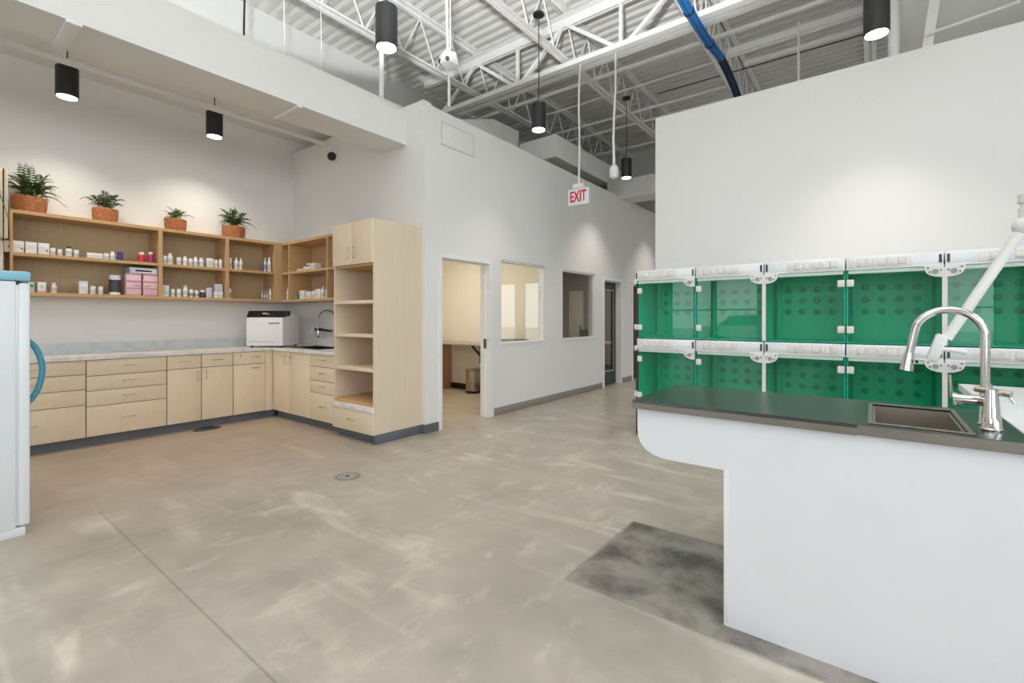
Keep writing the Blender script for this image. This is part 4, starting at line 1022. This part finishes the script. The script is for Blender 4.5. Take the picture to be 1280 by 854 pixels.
# end panel with wall brackets seen edge-on
t = thing('kennel_side_panel', (-2.135, KY+.3, 0), 'dark side panel on the corridor end of the kennel bank', 'panel')
MB().box(-2.146, KY+.03, .02, -2.122, KY+KD, 1.86, .003).build('side_sheet', 'brown', t)
for z in (1.76, 1.24, 1.0, .48): MB().box(-2.155, KY+.0, z-.03, -2.121, KY+.05, z+.03, .006).build('side_clip', 'ivory', t)

# ------------------------------------------------------------------ island with steel worktop
PF = 2.19
t = thing('island_counter', (-.05, 2.5, 0), 'white island with a curved overhanging front panel', 'counter')
poly = [(.95, .905), (-.905, .905), (-.908, .80), (-.905, .765), (-.893, .735), (-.868, .708), (-.835, .689), (-.795, .679), (-.74, .676), (-.507, .676), (-.507, 0), (.95, 0)]
MB().prism(poly, 'y', PF, PF+.018).build('front_panel', 'white', t)
MB().box(-.512, PF+.018, 0, .40, 2.80, .63, .002).box(-.512, PF+.018, .63, -.06, 2.80, .905).box(-.06, 2.77, .63, .40, 2.80, .905).build('cabinet_body', 'white', t)
MB().box(-.514, PF-.003, 0, -.496, PF+.001, .676, .001).build('edge_trim', 'plastic', t)
MB().prism([(-.90, .905), (-.90, .80), (-.78, .70), (-.512, .68), (-.512, .905)], 'y', 2.78, 2.80).build('rear_bracket', 'white', t)
tw = thing('steel_worktop', (-.25, 2.5, .905), 'dark stainless steel worktop on the white island', 'worktop')
bx0, bx1, by0, by1 = .003, .262, 2.225, 2.72
w = MB(); a0, a1, b0, b1 = -.925, .410, 2.172, 2.83
w.box(a0, b0, .905, bx0, b1, .944).box(bx1, b0, .905, a1, b1, .944).box(bx0, b0, .905, bx1, by0, .944).box(bx0, by1, .905, bx1, b1, .944)
w.build('worktop_sheet', 'steel', tw)
MB().box(a0-.001, b0-.003, .902, -.045, b0, .930).box(-.045, b0-.0012, .906, a1, b0, .942).box(a0-.0012, b0, .906, a0, b1, .942).build('front_lip', 'steeledge', tw)
ts = thing('island_sink', (.13, 2.47, .70), 'square stainless sink sunk in the steel island top', 'sink')
b = MB(); e = .007
b.box(bx0+.001, by0+.001, .69, bx1-.001, by1-.001, .70).box(bx0+.001, by0+.001, .70, bx0+e, by1-.001, .938).box(bx1-e, by0+.001, .70, bx1-.001, by1-.001, .938)
b.box(bx0+.001, by0+.001, .70, bx1-.001, by0+e, .938).box(bx0+.001, by1-e, .70, bx1-.001, by1-.001, .938).build('sink_basin', 'steelwarm', ts)
r_ = MB(); q = .016
r_.box(bx0-q, by0-q, .944, bx1+q, by0, .950, .002).box(bx0-q, by1, .944, bx1+q, by1+q, .950, .002).box(bx0-q, by0, .944, bx0, by1, .950, .002).box(bx1, by0, .944, bx1+q, by1, .950, .002).build('sink_rim', 'steeledge', ts)
MB().lathe([(.035, 0), (.04, .004), (.015, .006)], (.13, 2.47, .70), 18).build('drain', 'chrome', ts)
# big pull-down faucet
gx, gy = .335, 2.42
t = thing('gooseneck_faucet', (gx, gy, .944), 'large chrome gooseneck faucet on the island beside the sink', 'faucet')
MB().lathe([(.030, 0), (.031, .006), (.027, .012), (.024, .06), (.019, .115), (.017, .145)], (gx, gy-.075, .944), 22).build('front_valve', 'chrome', t)
MB().lathe([(.026, 0), (.026, .006), (.021, .012), (.019, .08), (.018, .14), (.014, .155)], (gx, gy+.02, .944), 22).build('faucet_base', 'chrome', t)
g0 = gx-.006; R = .10
arc = [(g0, gy, 1.085), (g0, gy, 1.272)]+[(g0-R+R*math.cos(a), gy, 1.272+R*math.sin(a)) for a in [PI*k/16 for k in range(1, 15)]]+[(g0-2*R-.004, gy, 1.245), (g0-2*R-.012, gy, 1.20)]
MB().tube(arc, .0135, 14).build('gooseneck', 'chrome', t)
MB().cyl((g0-2*R-.012, gy, 1.205), (g0-2*R-.022, gy, 1.135), .0145, 18, .023).build('spray_head', 'chrome', t)
MB().cyl((g0-2*R+.006, gy-.01, 1.17), (g0-2*R+.012, gy-.012, 1.172), .006, 10).build('spray_button', 'black', t)
MB().cyl((g0-.03, gy-.03, 1.083), (g0+.055, gy-.075, 1.075), .0115, 14).build('cross_lever', 'nickel', t)
MB().cyl((g0+.045, gy-.075, 1.072), (g0+.062, gy-.075, 1.045), .0035, 8).build('lever_pin', 'chrome', t)
MB().cyl((g0-.005, gy+.01, 1.035), (g0-.075, gy+.01, 1.035), .020, 18).build('valve_barrel', 'chrome', t)
MB().cyl((g0-.075, gy+.01, 1.035), (g0-.088, gy+.01, 1.035), .024, 18).build('valve_cap', 'chrome', t)
MB().tube([(g0-.09, gy+.01, 1.04), (g0-.092, gy+.01, 1.075), (g0-.095, gy+.01, 1.125)], .005, 8).build('valve_handle', 'nickel', t)
# white worktop to the right
t = thing('side_counter', (.85, 3.0, 0), 'white countertop beside the big faucet at right edge', 'counter')
MB().box(.412, 2.22, .905, 1.3, 3.88, .946, .004).build('counter_top', 'white', t)
MB().box(.60, 2.30, 0, 1.25, 3.80, .905, .004).build('counter_base', 'white', t)

# articulated white arm
t = thing('articulated_arm', (.56, 3.44, .95), 'slanted white articulated arm hanging over the sink', 'arm')
pj = Vector((.602, 3.40, 1.80)); pe_ = Vector((.312, 3.36, 1.232))
MB().tube([pj, pe_], .0235, 14).build('arm_tube', 'plastic', t)
MB().sphere(pj, .048, 18, 12).build('elbow', 'plastic', t)
MB().lathe([(.036, 0), (.036, .05), (.030, .055), (.030, .075), (.038, .08), (.038, .12)], (pj.x+.012, pj.y, pj.z+.035), 20).build('swivel', 'plastic', t)
MB().tube([(pj.x+.012, pj.y, pj.z+.15), (pj.x+.06, pj.y, pj.z+.17), (XR-.02, pj.y, pj.z+.17)], .03, 12).build('support_arm', 'plastic', t)
MB().box(XR-.03, pj.y-.1, pj.z+.05, XR, pj.y+.1, pj.z+.3).build('wall_bracket', 'plastic', t)
hd = MB().box(-.022, -.03, -.095, .028, .03, .055, .012)
for i, (vx, vy, vz) in enumerate(hd.v):
    a = .30; hd.v[i] = (pe_.x-.035+vx*math.cos(a)+vz*math.sin(a), pe_.y+vy, pe_.z-.03-vx*math.sin(a)+vz*math.cos(a))
hd.build('clamp_head', 'plastic', t)
MB().tube([(pe_.x-.02, pe_.y-.01, pe_.z-.055), (pe_.x+.03, pe_.y-.015, pe_.z-.06), (pe_.x+.075, pe_.y-.02, pe_.z-.07)], .013, 12).build('grip', 'plastic', t)

# ------------------------------------------------------------------ floor fittings
t = thing('floor_drain', (-3.52, 2.30, 0), 'round metal floor drain in the concrete', 'drain')
MB().lathe([(.105, 0), (.105, .003), (.10, .004)], (-3.52, 2.30, 0), 32).build('drain_ring', 'basewarm', t)
MB().lathe([(.075, .003), (.075, .0055)], (-3.52, 2.30, 0), 28).build('drain_cover', 'grey', t)
MB().lathe([(.02, .0055), (.018, .008)], (-3.52, 2.30, 0), 14).build('drain_plug', 'darkgrey', t)
t = thing('foot_pedal', (-6.36, 2.24, 0), 'flat black foot pedal on the floor by the base cabinets', 'pedal')
m = MB().lathe([(.95, 0), (1, .006), (.95, .016), (.6, .02)], (0, 0, 0), 24); m.v = [(-6.36+vx*.075, 2.25+vy*.15, vz) for vx, vy, vz in m.v]; m.build('pedal_plate', 'darkgrey', t)
MB().box(-6.40, 2.20, .018, -6.32, 2.32, .026, .004).build('tread', 'black', t)

# ------------------------------------------------------------------ exam room seen through the doorway
t = thing('exam_cabinet', (-6.75, 5.8, 0), 'tan cabinet with dark top at the left inside the exam room', 'cabinet')
MB().box(-7.08, 5.45, 0, -6.45, 6.485, .86, .004).build('cabinet_body', 'woodtint', t)
MB().box(-7.08, 5.42, .86, -6.41, 6.485, .90, .004).build('cabinet_top', 'taupe', t)
tag(MB().box(-6.70, 5.9, .90, -6.46, 6.2, 1.0, .004).build('storage_box', 'cream'), 'small cream box on the exam room cabinet', 'box')
t = thing('wall_table', (-5.0, 6.2, 0), 'fold-down table against the cream exam room wall', 'table')
MB().box(-6.38, 5.98, .865, -4.30, 6.48, .895, .006).build('table_top', 'taupe', t)
MB().bar((-5.66, 6.2, .855), (-5.46, 6.2, .68), .03, .03).bar((-5.45, 6.2, .55), (-5.45, 6.2, .865), .03, .03).build('bracket', 'black', t)
MB().bar((-4.45, 6.46, .50), (-4.45, 6.03, .85), .035, .03).build('bracket', 'black', t)
t = thing('step_bin', (-5.69, 6.30, 0), 'brushed steel step bin on the exam room floor', 'bin')
MB().box(-5.80, 6.18, .03, -5.585, 6.42, .40, .02).build('bin_body', 'steelwarm', t)
MB().box(-5.805, 6.175, .40, -5.58, 6.425, .425, .012).build('bin_lid', 'grey', t)
MB().box(-5.80, 6.18, 0, -5.585, 6.42, .03, .006).build('bin_base', 'black', t)
MB().box(-5.73, 6.13, .012, -5.66, 6.19, .024, .003).build('pedal', 'black', t)
tag(MB().box(-4.95, 6.1, .90, -4.55, 6.4, .99, .01).build('equipment_case', 'darkgrey'), 'low dark case on the table behind the pale window', 'case')
# desk seen dimly in the office
t = thing('office_desk', (-5.6, 10.6, 0), 'pale desk inside the dim office behind the second window', 'desk')
MB().box(-6.3, 10.2, .72, -4.7, 11.0, .76, .004).build('desk_top', 'cream', t)
for x, y in ((-6.25, 10.25), (-4.75, 10.25), (-6.25, 10.95), (-4.75, 10.95)): MB().box(x-.025, y-.025, 0, x+.025, y+.025, .72).build('leg', 'grey', t)
tag(MB().box(-5.9, 10.5, .76, -5.5, 10.75, 1.05, .01).build('desk_monitor', 'darkgrey'), 'dark monitor on the office desk', 'monitor')

# ------------------------------------------------------------------ white car parked outside the storefront (seen mirrored in the kennel glass)
t = thing('parked_car', (-4.6, -14.6, -.13), 'white parked car outside the shop window', 'car')
side = [(-2.2, .35), (-2.25, .75), (-2.1, 1.05), (-1.3, 1.12), (-.75, 1.62), (1.5, 1.66), (2.05, 1.15), (2.2, 1.0), (2.25, .5), (2.15, .35)]
MB().prism([(-4.6+a, b-.13) for a, b in side], 'y', -15.5, -13.7).build('car_body', 'carwhite', t)
MB().prism([(-4.6+a, b-.13) for a, b in [(-1.15, 1.14), (-.7, 1.55), (1.42, 1.58), (1.85, 1.16)]], 'y', -15.51, -13.69).build('car_windows', 'blackgloss', t)
for x in (-1.35, 1.4):
    for y in (-13.8, -15.4): MB().cyl((-4.6+x, y-.11, .2), (-4.6+x, y+.12, .2), .33, 22).build('wheel', 'rubber', t)

# ------------------------------------------------------------------ light
w = bpy.data.worlds.new('sky'); bpy.context.scene.world = w; w.use_nodes = True
bg = w.node_tree.nodes['Background']; bg.inputs['Color'].default_value = (.90, .955, 1.0, 1); bg.inputs['Strength'].default_value = 3.4
def portal(loc, rot, sx, sy):
    l = bpy.data.lights.new('daylight_portal', 'AREA'); l.shape = 'RECTANGLE'; l.size = sx; l.size_y = sy; l.cycles.is_portal = True
    o = bpy.data.objects.new('daylight_portal', l); C.objects.link(o); o.location = loc; o.rotation_euler = rot
for h in rear_win: portal(((h[0]+h[1])/2, Y0-.16, (h[2]+h[3])/2), (PI/2, 0, 0), h[1]-h[0], h[3]-h[2])       # faces +y
for h in far_win: portal(((h[0]+h[1])/2, Y1+.13, (h[2]+h[3])/2), (-PI/2, 0, 0), h[1]-h[0], h[3]-h[2])       # faces -y
for h in right_win: portal((XR+.16, (h[0]+h[1])/2, (h[2]+h[3])/2), (PI/2, 0, PI/2), h[1]-h[0], h[3]-h[2])   # faces -x
# unseen spot added to brighten the roof deck and the light it returns
fl = bpy.data.lights.new('deck_fill_spot', 'SPOT'); fl.spot_size = math.radians(111); fl.spot_blend = .03; fl.shadow_soft_size = .1; fl.energy = 1450; fl.color = (.97, .985, 1)
fo = bpy.data.objects.new('deck_fill_spot', fl); C.objects.link(fo); fo.location = (-.3, -.1, 2.05)
fo.rotation_euler = Vector((-.15, .15, .98)).to_track_quat('-Z', 'Y').to_euler()
def room_light(loc, e, col, sx=1.2, sy=.6):  # unseen area lights added to brighten the rooms behind the corridor wall
    l = bpy.data.lights.new('room_fill_light', 'AREA'); l.shape = 'RECTANGLE'; l.size = sx; l.size_y = sy; l.energy = e; l.color = col
    o = bpy.data.objects.new('room_fill_light', l); C.objects.link(o); o.location = loc
room_light((-5.6, 5.2, 2.73), 27, (1, .90, .74))
room_light((-5.6, 9.6, 2.73), 14, (1, .86, .66))

# ------------------------------------------------------------------ camera
cam = bpy.data.cameras.new('camera'); co = bpy.data.objects.new('camera', cam); C.objects.link(co)
cam.sensor_width = 36; cam.lens = 586.5/1280*36; cam.clip_start = .05; cam.clip_end = 200
co.location = (0, 0, 1.34); co.rotation_euler = (PI/2, 0, math.radians(37.5))
cam.shift_y = -(427-397.9)/1280
sc = bpy.context.scene; sc.camera = co
sc.view_settings.view_transform = 'Standard'; sc.view_settings.look = 'None'; sc.view_settings.exposure = .20; sc.view_settings.gamma = 1; sc.view_settings.use_curve_mapping = False
sc.cycles.use_denoising = True
sc.cycles.max_bounces = 10; sc.cycles.diffuse_bounces = 6; sc.cycles.glossy_bounces = 4; sc.cycles.transparent_max_bounces = 12
sc.cycles.caustics_reflective = False; sc.cycles.caustics_refractive = False
sc.cycles.use_guiding = True; sc.cycles.guiding_training_samples = 40
